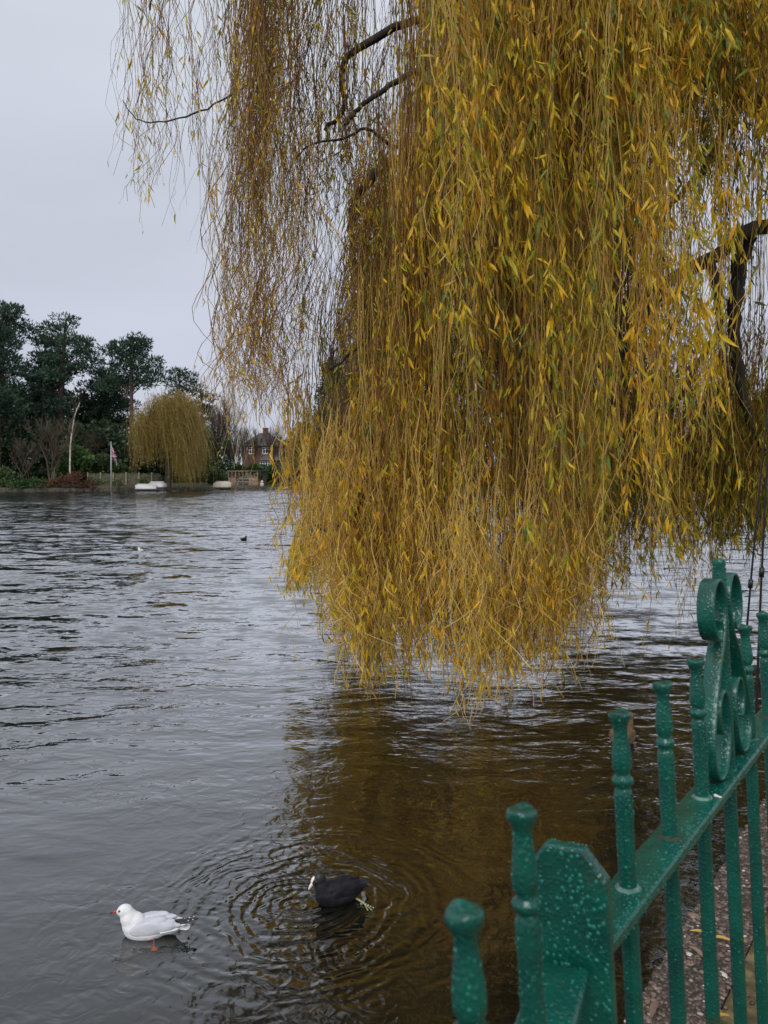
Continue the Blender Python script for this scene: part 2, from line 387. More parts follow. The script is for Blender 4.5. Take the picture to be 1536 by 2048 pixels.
def pebbles():
    me_n = 7000
    bmx = bmesh.new(); bmesh.ops.create_icosphere(bmx, subdivisions=1, radius=1)
    bv = np.array([v.co[:] for v in bmx.verts]); bf = np.array([[v.index for v in f.verts] for f in bmx.faces]); bmx.free()
    bv = bv*(1+rng.normal(0, .06, bv.shape))
    a = rng.uniform(.6, 5.2, me_n); b = np.abs(rng.uniform(-.004, .20, me_n))
    sc_ = rng.gamma(4, .00105, me_n)+.0022
    big = rng.random(me_n) < .05; sc_[big] *= 1.6
    side = rng.random(me_n) < .10; b[side] = rng.uniform(-.004, .002, side.sum())
    far = rng.random(me_n) < .05; b[far] = rng.uniform(.2, .34, far.sum())
    zz = np.where(side, GZ-rng.uniform(0, .05, me_n), GZ+.004-sc_*.15)
    cx = EDGE.x+FT.x*a-FN.x*b; cy = EDGE.y+FT.y*a-FN.y*b
    ang = rng.uniform(0, 6.28, me_n); el = rng.uniform(1, 1.7, me_n)
    V = bv[None]*np.stack([sc_*el, sc_, sc_*.62], -1)[:, None]
    c, s = np.cos(ang)[:, None], np.sin(ang)[:, None]
    V = np.stack([V[..., 0]*c-V[..., 1]*s+cx[:, None], V[..., 0]*s+V[..., 1]*c+cy[:, None], V[..., 2]+zz[:, None]], -1)
    F = (bf[None]+(np.arange(me_n)*len(bv))[:, None, None]).reshape(-1, 3)
    t = np.repeat(rng.random(me_n), len(bv))
    m = tint_mat('pebble', [(0, (.045, .032, .024)), (.35, (.095, .068, .050)), (.6, (.15, .10, .075)), (.8, (.21, .165, .13)), (.93, (.20, .095, .065)), (1, (.60, .56, .50))], .35, 0, .5)
    o = npmesh('pebbles', V, [F], m, smooth=True, attr=t)
    tag(o, 'small rounded brown and white pebbles set in the kerb beside the water', 'pebbles', kind='stuff')
pebbles()

# far bank edging
def bank_edge():
    bm = bmesh.new(); prev = None
    xs = np.linspace(-69, 60, 260)
    for x in xs:
        y = float(shore(x))-.12+random.uniform(-.06, .06); h = .30+random.uniform(-.03, .03)
        q = [bm.verts.new((x, y, -.5)), bm.verts.new((x, y, h)), bm.verts.new((x, y+.35, h)), bm.verts.new((x, y+.35, -.5))]
        if prev:
            for k in range(4): bm.faces.new((prev[k], q[k], q[(k+1) % 4], prev[(k+1) % 4]))
        prev = q
    tag(obj('bank', bm, noise_col(mat('bank_edge', rough=.9), (.03, .028, .022), (.11, .095, .075), 3, 5, .5), smooth=False), kind='structure')
bank_edge()

# ------------------------------------------------------------ green railing
def pt(base, t, n, s, v, o=0, lean=R(3.8)):
    """point of the leaning railing: s along, v up its own plane, o towards the water"""
    up = Vector((0, 0, 1))*math.cos(lean)+n*math.sin(lean)
    nn = n*math.cos(lean)-Vector((0, 0, 1))*math.sin(lean)
    return base+t*s+up*v+nn*o
PROFILE = [(.1690, .0), (.1695, .0060), (.1690, .0092), (.1682, .0102), (.1665, .0107), (.1635, .0103), (.1605, .0085), (.1560, .0069), (.1500, .0064), (.1400, .0078),
           (.1300, .0089), (.1220, .0095), (.1160, .0090), (.1125, .0075), (.1105, .0066), (.1085, .0076), (.1065, .0096), (.1040, .0102), (.1015, .0096),
           (.0995, .0076), (.0975, .0066), (.0955, .0076), (.0925, .0088), (.0880, .0089), (.0600, .0086), (.0200, .0085), (0.0, .0085)]
def lathe(bm, base, t, n, s, prof, seg=20, top_bumps=False):
    rings = []
    for v, r in prof:
        if r == 0:
            rings.append([bm.verts.new(pt(base, t, n, s, v))]); continue
        rr = []
        for k in range(seg):
            a = 2*math.pi*k/seg
            dv = .0022*max(0, math.cos(2*a+s*9))*(r/.0098) if (top_bumps and v > .166) else 0
            j = 1+random.uniform(-.025, .025)
            rr.append(bm.verts.new(pt(base, t, n, s+math.cos(a)*r*j, v+dv, math.sin(a)*r*j)))
        rings.append(rr)
    for i in range(len(rings)-1):
        a, b = rings[i], rings[i+1]
        for k in range(seg):
            k2 = (k+1) % seg
            if len(a) == 1: bm.faces.new((a[0], b[k], b[k2]))
            else: bm.faces.new((a[k], b[k], b[k2], a[k2]))
DROPS = []
def add_drops(frame, s, vlo, vhi, rfun, n):
    base, t, nn = frame
    for _ in range(n):
        v = random.uniform(vlo, vhi); a = random.uniform(0, 2*math.pi); r = rfun(v)
        q = pt(*frame, s+math.cos(a)*r, v, math.sin(a)*r); c = pt(*frame, s, v)
        DROPS.append((q, (q-c).normalized(), random.choice((.0003, .0004, .0005, .0006, .0007, .0009, .0013))*random.uniform(.8, 1.1)))
def rprof(v):
    if v < 0: return .0085
    vs = [p[0] for p in PROFILE][::-1]; rs = [p[1] for p in PROFILE][::-1]
    return float(np.interp(v, vs, rs))
def drops_mesh(parent):
    global DROPS
    if not DROPS: return
    rings = [(1, -.1), (.90, .20), (.64, .40), (.3, .50)]; seg = 8
    V = []; F4 = []; F3 = []
    for (q, n, r) in DROPS:
        ref = Vector((0, 0, 1)) if abs(n.z) < .9 else Vector((1, 0, 0))
        a = n.cross(ref).normalized(); b = n.cross(a)
        o = len(V); el = random.uniform(.85, 1.35)
        for rr, h in rings:
            for k in range(seg):
                an = 2*math.pi*k/seg
                V.append(q+a*math.cos(an)*rr*r+b*math.sin(an)*rr*r*el+n*h*r)
        V.append(q+n*.54*r)
        for i in range(3):
            for k in range(seg): F4.append((o+i*seg+k, o+i*seg+(k+1) % seg, o+(i+1)*seg+(k+1) % seg, o+(i+1)*seg+k))
        for k in range(seg): F3.append((o+3*seg+k, o+3*seg+(k+1) % seg, o+4*seg))
    o = npmesh('rain_drops', np.array([v[:] for v in V]), [np.array(F4), np.array(F3)], M['drop'], parent, smooth=True)
    o['kind'] = 'stuff'; DROPS = []
def rail_bar(name, frame, s0, s1, v0, v1, hw, root, drops=0):
    bm = bmesh.new(); seg = max(2, int((s1-s0)/.05)); prof = []
    c = .0022
    for o, v in ((-hw+c, v1), (hw-c, v1), (hw, v1-c), (hw, v0+c), (hw-c, v0), (-hw+c, v0), (-hw, v0+c), (-hw, v1-c)): prof.append((o, v))
    prev = None
    for i in range(seg+1):
        s = s0+(s1-s0)*i/seg
        ring = [bm.verts.new(pt(*frame, s, v+random.uniform(-.0003, .0003), o+random.uniform(-.0004, .0004))) for o, v in prof]
        if prev:
            for k in range(8): bm.faces.new((prev[k], ring[k], ring[(k+1) % 8], prev[(k+1) % 8]))
        else: bm.faces.new(ring[::-1])
        prev = ring
    bm.faces.new(prev)
    bmesh.ops.recalc_face_normals(bm, faces=bm.faces)
    o = obj(name, bm, M['green_paint'], root)
    for f in o.data.polygons: f.use_smooth = False
    for _ in range(drops):
        s = s0+abs(random.random()**1.6)*(s1-s0)
        if random.random() < .75:
            off = -hw+abs(random.gauss(0, .010))           # water collects towards the lower edge
            q = pt(*frame, s, v1, off); n = (pt(*frame, s, v1+1, off)-q).normalized()
        else:
            q = pt(*frame, s, random.uniform(v0, v1), -hw); n = (pt(*frame, s, 0, -hw-1)-pt(*frame, s, 0, -hw)).normalized()
        DROPS.append((q, n, random.uniform(.0004, .0012)))
    return o
def strip(bm, frame, path, wid, th):
    """flat iron strip bent along path (s,v), its width across the railing"""
    n = len(path); prev = None
    for i, (s, v) in enumerate(path):
        a = path[max(i-1, 0)]; b = path[min(i+1, n-1)]
        ts, tv = b[0]-a[0], b[1]-a[1]; l = math.hypot(ts, tv)+1e-9; ns, nv = -tv/l, ts/l
        j = random.uniform(-.0004, .0004); e = .8
        ring = [bm.verts.new(pt(*frame, s+ns*(k*th/2+j), v+nv*(k*th/2+j), o)) for k, o in
                ((1, -wid/2*e), (1, wid/2*e), (.5, wid/2), (-.5, wid/2), (-1, wid/2*e), (-1, -wid/2*e), (-.5, -wid/2), (.5, -wid/2))]
        if prev:
            for k in range(8): bm.faces.new((prev[k], ring[k], ring[(k+1) % 8], prev[(k+1) % 8]))
        else: bm.faces.new(ring[::-1])
        prev = ring
    bm.faces.new(prev); bmesh.ops.recalc_face_normals(bm, faces=bm.faces)
def baluster(frame, s, root, vtop=0, ndrops=260):
    bm = bmesh.new(); lathe(bm, *frame, s, PROFILE, top_bumps=True)
    prof2 = [(-.010-i*.052, .0085) for i in range(21)]
    lathe(bm, *frame, s, [(p[0]-.002, p[1]) for p in prof2])
    bo = obj('baluster', bm, M['green_paint'], root)
    k = round(s/SP) if frame is far_frame else -1
    bm = bmesh.new(); lathe(bm, *frame, s, [(.0002, .0122), (.0016, .0112), (.0026, .0092), (.0030, .0080)])
    obj('collar', bm, M['sealant'] if k in (0, 2) else M['rusty_joint'] if k in (1, 5) else M['green_paint'], bo)
    add_drops(frame, s, 0.0, .168, rprof, ndrops)
    add_drops(frame, s, -.5, -.01, rprof, int(ndrops*.8))
def finial(frame, s, root):
    bm = bmesh.new()
    lathe(bm, *frame, s, [(.281, 0), (.2812, .006), (.2795, .0083), (.276, .0088), (.270, .0080), (.262, .0088), (.24, .0088), (0, .0090)])
    lathe(bm, *frame, s, [(-.012, .0088), (-.5, .0088), (-1.06, .0088)])
    f = obj('finial', bm, M['green_paint'], root)
    add_drops(frame, s, 0, .28, lambda v: .0088, 420); add_drops(frame, s, -.5, -.01, lambda v: .0088, 150)
    for sg in (-1, 1):
        ctrl = [(.034, .205), (.030, .190), (.040, .180), (.056, .186), (.066, .205), (.064, .232), (.050, .252), (.030, .255), (.014, .238), (.011, .210),
                (.024, .175), (.044, .135), (.062, .095), (.075, .055), (.072, .024), (.056, .006), (.036, .008), (.021, .030), (.014, .062),
                (.018, .095), (.030, .110), (.044, .104), (.050, .082), (.044, .062), (.034, .058)]
        path = [(s+sg*(.006+(p.x-.006)*(1.38 if p.y < .15 else 1.38-.22*min(1, (p.y-.15)/.03))), p.y) for p in smooth_pts([(a, b, 0) for a, b in ctrl], 110)]
        bm = bmesh.new(); strip(bm, frame, path, .022, .0044)
        o = obj('scroll', bm, M['green_paint'], f)
        for _ in range(260):
            i = random.randrange(1, len(path)-1); a, b = path[i-1], path[i+1]
            l = math.hypot(b[0]-a[0], b[1]-a[1])+1e-9; ns, nv = -(b[1]-a[1])/l, (b[0]-a[0])/l; k = random.choice((-1, 1)); off = random.uniform(-.0095, .0095)
            q = pt(*frame, path[i][0]+ns*k*.0022, path[i][1]+nv*k*.0022, off)
            q2 = pt(*frame, path[i][0]+ns*k, path[i][1]+nv*k, off)
            DROPS.append((q, (q2-q).normalized(), random.uniform(.0003, .0009)))
def post_plate(frame, s, root, ang, hw=.034, th=.0065, top=.094):
    base, t, n = frame
    t2 = Vector((math.sin(ang), math.cos(ang), 0)); n2 = Vector((-t2.y, t2.x, 0))
    fr = (pt(*frame, s, 0), t2, n2)
    c = .018; out = [(-hw, -1.18), (hw, -1.18), (hw, top-c-.005), (hw-c, top), (-hw+c, top), (-hw, top-c-.005)]
    bm = bmesh.new(); loops = []
    for d, ins in ((-th, .0025), (-th+.0025, 0), (th-.0025, 0), (th, .0025)):
        loops.append([bm.verts.new(pt(*fr, d, v-(ins if v > 0 else 0), o*(1-ins/hw))) for o, v in out])
    for i in range(3):
        for k in range(6): bm.faces.new((loops[i][k], loops[i][(k+1) % 6], loops[i+1][(k+1) % 6], loops[i+1][k]))
    bm.faces.new(loops[0][::-1]); bm.faces.new(loops[-1]); bmesh.ops.recalc_face_normals(bm, faces=bm.faces)
    o = obj('end_post', bm, M['green_paint'], root, smooth=False)
    for _ in range(520):
        off = random.uniform(-hw+.002, hw-.002); v = random.uniform(-.1, top-.002)
        if abs(off) > hw-c and v > top-c-.005: continue
        q = pt(*fr, -th, v, off); DROPS.append((q, -t2, random.choice((.0003, .0004, .0006, .0008, .0013, .0017))))
    for _ in range(60):
        off = random.uniform(-hw+c, hw-c); DROPS.append((pt(*fr, random.uniform(-th, th), top-.0005, off), Vector((0, 0, 1)), random.uniform(.0005, .0012)))
    return o
far_frame = (B3, FT, FN); SP = .1317
root = thing('iron_railing', 'green painted iron railing with scrollwork finial, running off to the right', 'railing', (FB.x, FB.y, GZ), 'green railings along the water')
rail_bar('top_rail', far_frame, -.128, 2.6, -.012, 0, .021, root, 1500)
rail_bar('bottom_rail', far_frame, -.128, 2.6, -1.06, -1.048, .021, root)
for k in range(18):
    if k in (3, 10): continue
    baluster(far_frame, k*SP, root, ndrops=300 if k < 8 else 40)
finial(far_frame, 3*SP, root); finial(far_frame, 10*SP, root)
post_plate(far_frame, -.135, root, R(29))
post_plate(far_frame, 2.61, root, R(36))
drops_mesh(root)
T2 = Vector((.381, .9246, 0)); N2 = Vector((-.9246, .381, 0))
near_frame = (Vector((.104, .530, 1.70)), T2, N2)
fb2 = near_frame[0]-N2*.076
root = thing('iron_railing', 'green painted iron railing end nearest the viewer, blurred baluster tops at the bottom edge', 'railing', (fb2.x, fb2.y, GZ), 'green railings along the water')
rail_bar('top_rail', near_frame, -1.9, .105, -.012, 0, .021, root, 500)
rail_bar('bottom_rail', near_frame, -1.9, .105, -1.06, -1.048, .021, root)
for k in range(14): baluster(near_frame, -k*.1352, root, ndrops=260 if k < 3 else 20)
drops_mesh(root)

# black rods standing in the shallows past the railing
for (a, b, Y) in (((1534, 860), (1488, 1330), 3.6), ((1545, 800), (1516, 1330), 3.4)):
    p0, p1 = W(*a, Y), W(*b, Y); d = (p0-p1).normalized()
    low = p1-d*((p1.z+.3)/d.z); hi = p0+d*.25
    bm = bmesh.new(); pts = [low.lerp(hi, i/12)+Vector((.008*math.sin(i*.5), 0, 0)) for i in range(13)]
    tube(bm, pts, [.0085-.0055*i/12 for i in range(13)], 8)
    c = pts[5]
    for q in (3, 8): tube(bm, [pts[q]-d*.02, pts[q]+d*.02], .011, 8)
    o = obj('thin_rod', bm, M['black']); 
    tag(o, ('thin black rod behind the railing, left one of the pair, leaning more' if a[0] == 1534 else 'thin black rod behind the railing, right one of the pair'), 'rod', 'thin black rods in the water')

# ------------------------------------------------------------ the big weeping willow
WR = thing('weeping_willow', 'large weeping willow with long yellow and olive strands trailing towards the water', 'tree', (6.6, 9.9, GZ))
def limb(name, ctrl, r0, r1, parent, n=26, seg=9, wob=None):
    wob = .004+.10*min(r0, .12) if wob is None else wob
    pts = smooth_pts(ctrl, n)
    pts = [p+Vector((random.gauss(0, wob), random.gauss(0, wob), random.gauss(0, wob)))*(0 if i in (0, n) else 1) for i, p in enumerate(pts)]
    bm = bmesh.new(); tube(bm, pts, [(r0+(r1-r0)*i/n)*random.uniform(.93, 1.07) for i in range(n+1)], seg)
    return obj(name, bm, M['bark_dark'], parent)
def WL(px, py, Y): return W(px, py, Y*1.22)
CR = Vector((6.3, 9.9, 4.8))
limb('trunk', [(6.6, 9.9, .45), (6.6, 9.9, 1.8), (6.45, 9.85, 3.3), CR, (6.5, 10.1, 6.4), (6.2, 10.5, 8.8)], .40, .18, WR, 26, 14, .015)
LIMBS = [
    ([CR, WL(1536, 450, 8.2), WL(1420, 520, 7.9), WL(1330, 565, 7.7), WL(1240, 612, 7.5), WL(1120, 662, 7.2), WL(1040, 720, 6.9)], .085, .03),
    ([CR+Vector((0, 0, .3)), WL(1480, 180, 8), WL(1180, 60, 7.4), WL(960, 110, 6.9), WL(872, 235, 6.6), WL(832, 305, 6.5), WL(760, 340, 6.4), WL(712, 392, 6.3)], .12, .028),
    ([WL(712, 392, 6.3), WL(700, 440, 6.25), WL(712, 540, 6.2), WL(735, 640, 6.15), WL(742, 700, 6.1)], .026, .010),
    ([WL(835, 305, 6.5), WL(780, 290, 6.4), WL(735, 257, 6.3), WL(690, 275, 6.3), WL(620, 290, 6.2), WL(575, 345, 6.1)], .017, .005),
    ([WL(1330, 565, 7.7), WL(1290, 640, 7.6), WL(1262, 680, 7.6), WL(1235, 740, 7.6), WL(1225, 820, 7.6)], .06, .02),
    ([WL(1262, 680, 7.6), WL(1230, 700, 7.6), WL(1200, 760, 7.5), WL(1195, 830, 7.5)], .03, .012),
    ([WL(1500, 470, 8.3), WL(1478, 540, 8.3), WL(1468, 650, 8.2), WL(1480, 760, 8.2), WL(1505, 850, 8.2), WL(1530, 900, 8.2)], .09, .03),
    ([WL(1420, 520, 7.9), WL(1440, 640, 8.0), WL(1400, 720, 8.1), WL(1330, 850, 8.2)], .05, .02),
    ([CR+Vector((0, 0, .8)), WL(1536, -100, 8.4), WL(1150, -260, 7.6), WL(800, -330, 6.8), WL(600, -250, 6.4), WL(480, -140, 6.2)], .12, .03),
    ([CR+Vector((0, 0, 1)), WL(1700, -500, 7.5), WL(1400, -650, 6.2), WL(1100, -520, 5.5), WL(950, -300, 5.2)], .12, .03),
    ([WL(1180, 60, 7.4), WL(1050, 40, 7.1), WL(900, 20, 6.8), WL(700, 110, 6.5), WL(690, 210, 6.5), WL(650, 260, 6.4)], .05, .014),
    ([WL(960, 110, 6.9), WL(820, 150, 6.6), WL(730, 205, 6.4), WL(690, 250, 6.3)], .03, .012),
    ([WL(872, 235, 6.6), WL(850, 420, 6.4), WL(800, 560, 6.2), WL(730, 680, 6.0), WL(660, 740, 5.9)], .03, .008),
    ([WL(1040, 720, 6.9), WL(900, 760, 6.4), WL(780, 850, 6.0), WL(720, 1000, 5.8), WL(690, 1045, 5.7), WL(655, 1058, 5.6), WL(630, 1053, 5.6)], .04, .014),
    ([WL(1120, 662, 7.2), WL(1100, 760, 6.6), WL(1065, 960, 6.0), WL(1040, 1080, 5.8), WL(1020, 1180, 5.7)], .035, .012),
    ([WL(600, -250, 6.4), WL(420, -230, 6.1), WL(330, -120, 6.0), WL(300, 20, 5.9)], .02, .006),
    ([CR+Vector((0, 0, .5)), (7.4, 7.6, 7.2), (7.3, 5.4, 8.2), (6.2, 4.0, 7.6)], .12, .03),
    ([WL(1240, 612, 7.5), WL(1180, 560, 7.6), WL(1100, 420, 7.6), WL(1060, 300, 7.6)], .04, .015),
    ([WL(1480, 180, 8), WL(1420, 320, 7.9), WL(1350, 400, 7.8), WL(1300, 470, 7.7)], .05, .015),
    ([WL(560, 130, 6.2), WL(470, 185, 6.1), WL(395, 225, 6.0), WL(325, 243, 5.9), WL(275, 238, 5.9), WL(245, 200, 5.85)], .009, .003),
]
for c, a, b in LIMBS: limb('limb', c, a*1.2, b*1.2, WR)

Sm, Sr, St = [], [], []       # strand polylines, radii, tints
Lb, Ld, Ln, Lw, Lt = [], [], [], [], []
NP = 18
def Wn(px, py, Y):
    px, py, Y = np.broadcast_arrays(np.asarray(px, float), np.asarray(py, float), np.asarray(Y, float))
    u = (px-768)/1600; v = -(py-1024)/1600
    dy = math.cos(TH)+v*math.sin(TH); dz = -math.sin(TH)+v*math.cos(TH)
    return np.stack([u*Y/dy, Y, CAMZ+dz*Y/dy], -1)
def curtain(nclump, per, pxr, Yr, topf, botf, lean=0., spread=.10, leaf=14, lsize=.075, ltint=(.55, .25), ttint=(.6, .2), arch=.25, rad=.0018, flare=.10, side=2, sidelen=.32, leafpos=(.15, 1.), wig=.035, density=None):
    global Sm
    KS = 1.25; Yr = (Yr[0]*KS, Yr[1]*KS); spread *= KS; arch *= .75; rad *= KS; flare *= KS; sidelen *= KS; wig *= KS; lsize *= 1.18
    for _ in range(nclump):
        px = rng.uniform(*pxr) if density is None else density()
        Y = rng.uniform(*Yr); m = max(2, rng.poisson(per))
        tp = topf(px); bt = botf(px)
        if bt-tp < 80: continue
        top = Wn(px, tp, Y); bot = Wn(px, bt, Y)
        Lc = top[2]-bot[2]
        ln_ = lean*Lc+rng.normal(0, .03)*Lc
        cl_t = np.clip(rng.normal(ttint[0], ttint[1]*1.25), .02, .98); cl_l = rng.normal(ltint[0], ltint[1]*.8)
        P0 = top+rng.normal(0, 1, (m, 3))*np.array([spread, spread, spread*1.2])
        P0[:, 0] -= ln_
        l = np.clip(rng.normal(.93, .14, m), .35, 1.03)*Lc
        if rng.random() < .35: l *= rng.uniform(.5, .95)
        P1 = P0.copy(); P1[:, 2] -= l
        P1[:, 0] += ln_*l/Lc+rng.normal(0, spread*.75, m); P1[:, 1] += rng.normal(0, spread, m)
        P1[:, 2] = np.maximum(P1[:, 2], .02+rng.random(m)*.22)
        t = np.linspace(0, 1, NP)[None, :, None]
        A = P0[:, None]*(1-t)+P1[:, None]*t
        # arching take-off from the branch that carries them
        ar = np.zeros((m, 1, 3)); ar[..., 0] = arch*rng.uniform(.3, 1.4, (m, 1)); ar[..., 1] = rng.normal(0, .15, (m, 1)); ar[..., 2] = ar[..., 0]*rng.uniform(.8, 1.8, (m, 1))
        A = A+ar*(1-np.clip(t/.22, 0, 1))**2
        ph = rng.uniform(0, 6.28, (m, 1, 1)); fr = rng.uniform(1.5, 5.5, (m, 1, 1)); cph = rng.uniform(0, 6.28)
        amp = wig*rng.uniform(.4, 1.3, (m, 1, 1))
        wx = amp*np.sin(ph+fr*t*3.1)+wig*.8*np.sin(cph+4*t)+amp*.45*np.sin(ph*3+t*(17+9*np.sin(ph)))
        wy = amp*np.cos(ph*1.7+fr*t*2.7)
        A[..., 0:1] += wx*np.sqrt(t); A[..., 1:2] += wy*np.sqrt(t)
        k = (np.clip((t-.72)/.28, 0, 1))**1.6
        an = rng.uniform(0, 6.28, m); fl = flare*np.abs(rng.normal(0, 1.1, m))
        A[..., 0] += k[..., 0]*(np.cos(an)*fl)[:, None]; A[..., 1] += k[..., 0]*(np.sin(an)*fl)[:, None]
        r = rad*rng.uniform(.6, 1.25, (m, 1))*(1.25-.5*np.linspace(0, 1, NP)[None])*np.minimum(1, .45+np.linspace(0, 1, NP)*4)[None]
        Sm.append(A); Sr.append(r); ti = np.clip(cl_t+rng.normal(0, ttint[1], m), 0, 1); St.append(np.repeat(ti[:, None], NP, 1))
        # side twigs
        parts = [(A, 1.0)]
        ns = rng.poisson(side*m)
        if ns:
            si = rng.integers(0, m, ns); tt = rng.uniform(.12, .95, ns)*(NP-1); i0 = tt.astype(int); f = (tt-i0)[:, None]
            b0 = A[si, i0]*(1-f)+A[si, np.minimum(i0+1, NP-1)]*f
            an = rng.uniform(0, 6.28, ns); sl = sidelen*rng.uniform(.3, 1.4, ns); out = rng.uniform(.12, .5, ns)
            q = np.linspace(0, 1, NP)[None, :]
            hx = out[:, None]*sl[:, None]*np.sin(q*1.6)*.9
            Q = np.stack([b0[:, None, 0]+np.cos(an)[:, None]*hx+.012*np.sin(q*9+an[:, None]), b0[:, None, 1]+np.sin(an)[:, None]*hx, b0[:, None, 2]-sl[:, None]*q], -1)
            Q[..., 2] = np.maximum(Q[..., 2], .05)
            Q = Q[:, ::3][:, :6]
            SmS.append(Q); SrS.append(np.full((ns, 6), rad*.62)*(1.1-.6*np.linspace(0, 1, 6)[None])); StS.append(np.repeat(np.clip(ti[si]+.12, 0, 1)[:, None], 6, 1))
        # leaves
        nl = rng.poisson(leaf*m)
        if nl:
            si = rng.integers(0, m, nl); ctr = rng.uniform(leafpos[0], leafpos[1], (m, 4)); tt = np.clip(ctr[si, rng.integers(0, 4, nl)]+rng.normal(0, .035, nl), .02, .995)*(NP-1); i0 = tt.astype(int); f = (tt-i0)[:, None]
            b = A[si, i0]*(1-f)+A[si, np.minimum(i0+1, NP-1)]*f
            b += rng.normal(0, .012, b.shape)
            d = rng.normal(0, .33, (nl, 3)); d[:, 0] += .12; d[:, 2] -= 1
            sz = lsize*rng.uniform(.45, 1.5, nl)
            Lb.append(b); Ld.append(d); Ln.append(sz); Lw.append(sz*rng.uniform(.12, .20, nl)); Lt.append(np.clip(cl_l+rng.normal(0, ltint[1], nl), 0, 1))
        if ns and leaf > 2:
            nl = rng.poisson(ns*leaf*.28)
            if nl:
                si = rng.integers(0, ns, nl); ki = rng.integers(0, 6, nl)
                b = Q[si, ki]+rng.normal(0, .008, (nl, 3)); d = rng.normal(0, .38, (nl, 3)); d[:, 2] -= 1; sz = lsize*rng.uniform(.45, 1.1, nl)
                Lb.append(b); Ld.append(d); Ln.append(sz); Lw.append(sz*rng.uniform(.12, .20, nl)); Lt.append(np.clip(cl_l+rng.normal(0, ltint[1], nl), 0, 1))
SmS, SrS, StS = [], [], []
def ip(xs, ys): return lambda p: float(np.interp(p, xs, ys))
U = rng.uniform
front_bot = ip([560, 600, 640, 700, 740, 800, 850, 900, 1000, 1050, 1100, 1150, 1200, 1250, 1300], [1190, 1215, 1260, 1350, 1390, 1380, 1345, 1380, 1430, 1420, 1375, 1335, 1300, 1230, 1180])
front_left = ip([550, 600, 650, 700, 750, 830], [1000, 930, 830, 680, 470, 0])
def ftop(px): 
    lo = front_left(px)
    if px > 880 and rng.random() < .5: return U(-650, -60)
    return lo+abs(rng.normal(0, 1))*230+U(0, 120)
# A: the main curtain, tips close over the water
curtain(112, 8, (690, 1215), (5.2, 6.8), ftop, lambda p: front_bot(p)-abs(rng.normal(0, 95)), lean=.02, leaf=15, lsize=.086, ltint=(.62, .20), ttint=(.60, .16), spread=.045, side=2, arch=.06, rad=.0030, wig=.05)
curtain(64, 8, (580, 800), (5.6, 7.8), ftop, lambda p: front_bot(p)-abs(rng.normal(0, 100)), lean=-.02, leaf=15, lsize=.080, ltint=(.68, .18), ttint=(.66, .15), spread=.042, side=2, arch=.30, rad=.0028, wig=.05)
curtain(56, 8, (900, 1230), (4.3, 6.0), lambda p: U(-600, -30), lambda p: U(350, 1100), lean=.04, leaf=18, lsize=.095, ltint=(.66, .22), ttint=(.68, .16), spread=.05, rad=.0028, wig=.05)
# bare feathery tips of the front curtain
curtain(125, 6, (590, 1225), (4.9, 6.5), lambda p: front_bot(p)-U(220, 560), lambda p: front_bot(p)-U(-30, 170), lean=.02, leaf=6.5, lsize=.07, ltint=(.74, .14), ttint=(.80, .12), arch=.03, spread=.07, flare=.17, side=5, sidelen=.24, rad=.0030, wig=.05)
# far side of the crown: tints darkened to paint in the curtain's inner shade
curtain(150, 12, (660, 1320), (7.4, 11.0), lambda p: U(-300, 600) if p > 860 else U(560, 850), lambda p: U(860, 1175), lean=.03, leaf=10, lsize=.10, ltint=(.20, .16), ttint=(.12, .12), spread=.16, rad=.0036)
# B: right-hand curtain further back
rb = ip([1130, 1180, 1230, 1300, 1400, 1536, 1950], [1200, 1165, 1130, 1115, 1105, 1110, 1060])
curtain(200, 11, (1130, 1850), (7.8, 11.0), lambda p: U(640, 900) if rng.random() < .88 else U(-500, 300), lambda p: rb(p)-abs(rng.normal(0, 50)), lean=.03, leaf=15, lsize=.105, ltint=(.44, .2), ttint=(.40, .18), spread=.13, side=2, rad=.0034)
curtain(26, 5, (1150, 1536), (6.8, 8.5), lambda p: U(700, 950), lambda p: rb(p)+U(0, 130), lean=.02, leaf=9, lsize=.08, ltint=(.55, .2), ttint=(.6, .15), spread=.08, rad=.0024)
curtain(135, 8, (950, 1750), (4.6, 7.0), lambda p: U(-750, 0), lambda p: U(60, 600), lean=.06, leaf=22, lsize=.100, ltint=(.58, .22), ttint=(.56, .18), spread=.06, rad=.0027, wig=.05)
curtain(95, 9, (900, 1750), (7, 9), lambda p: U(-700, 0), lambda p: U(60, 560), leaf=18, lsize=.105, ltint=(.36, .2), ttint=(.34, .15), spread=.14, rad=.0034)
curtain(16, 7, (1160, 1560), (4.4, 5.8), lambda p: U(-200, 600), lambda p: U(760, 1080), lean=.06, leaf=16, lsize=.095, ltint=(.70, .2), ttint=(.76, .12), arch=.05, spread=.06, rad=.0027, wig=.05)
# C: brown, nearly leafless curtain on the left
cb = ip([420, 450, 480, 520, 560, 600, 640], [950, 960, 880, 840, 800, 750, 560])
def cd():
    while True:
        p = rng.normal(535, 48)
        if 430 < p < 630: return p
curtain(42, 8, (430, 630), (5.4, 6.8), lambda p: U(-450, 60), lambda p: U(.5, .92)*cb(p), lean=-.01, leaf=4.5, lsize=.07, ltint=(.52, .18), ttint=(.34, .14), spread=.05, density=cd, rad=.0025, leafpos=(.0, .9), wig=.07, side=4, sidelen=.4)
curtain(26, 6, (430, 615), (5.4, 6.6), lambda p: U(200, 620), lambda p: cb(p)-abs(rng.normal(0, 55)), lean=-.02, leaf=2.5, lsize=.06, ltint=(.72, .15), ttint=(.48, .14), spread=.06, rad=.0024, arch=.3, flare=.10, wig=.08, side=4)
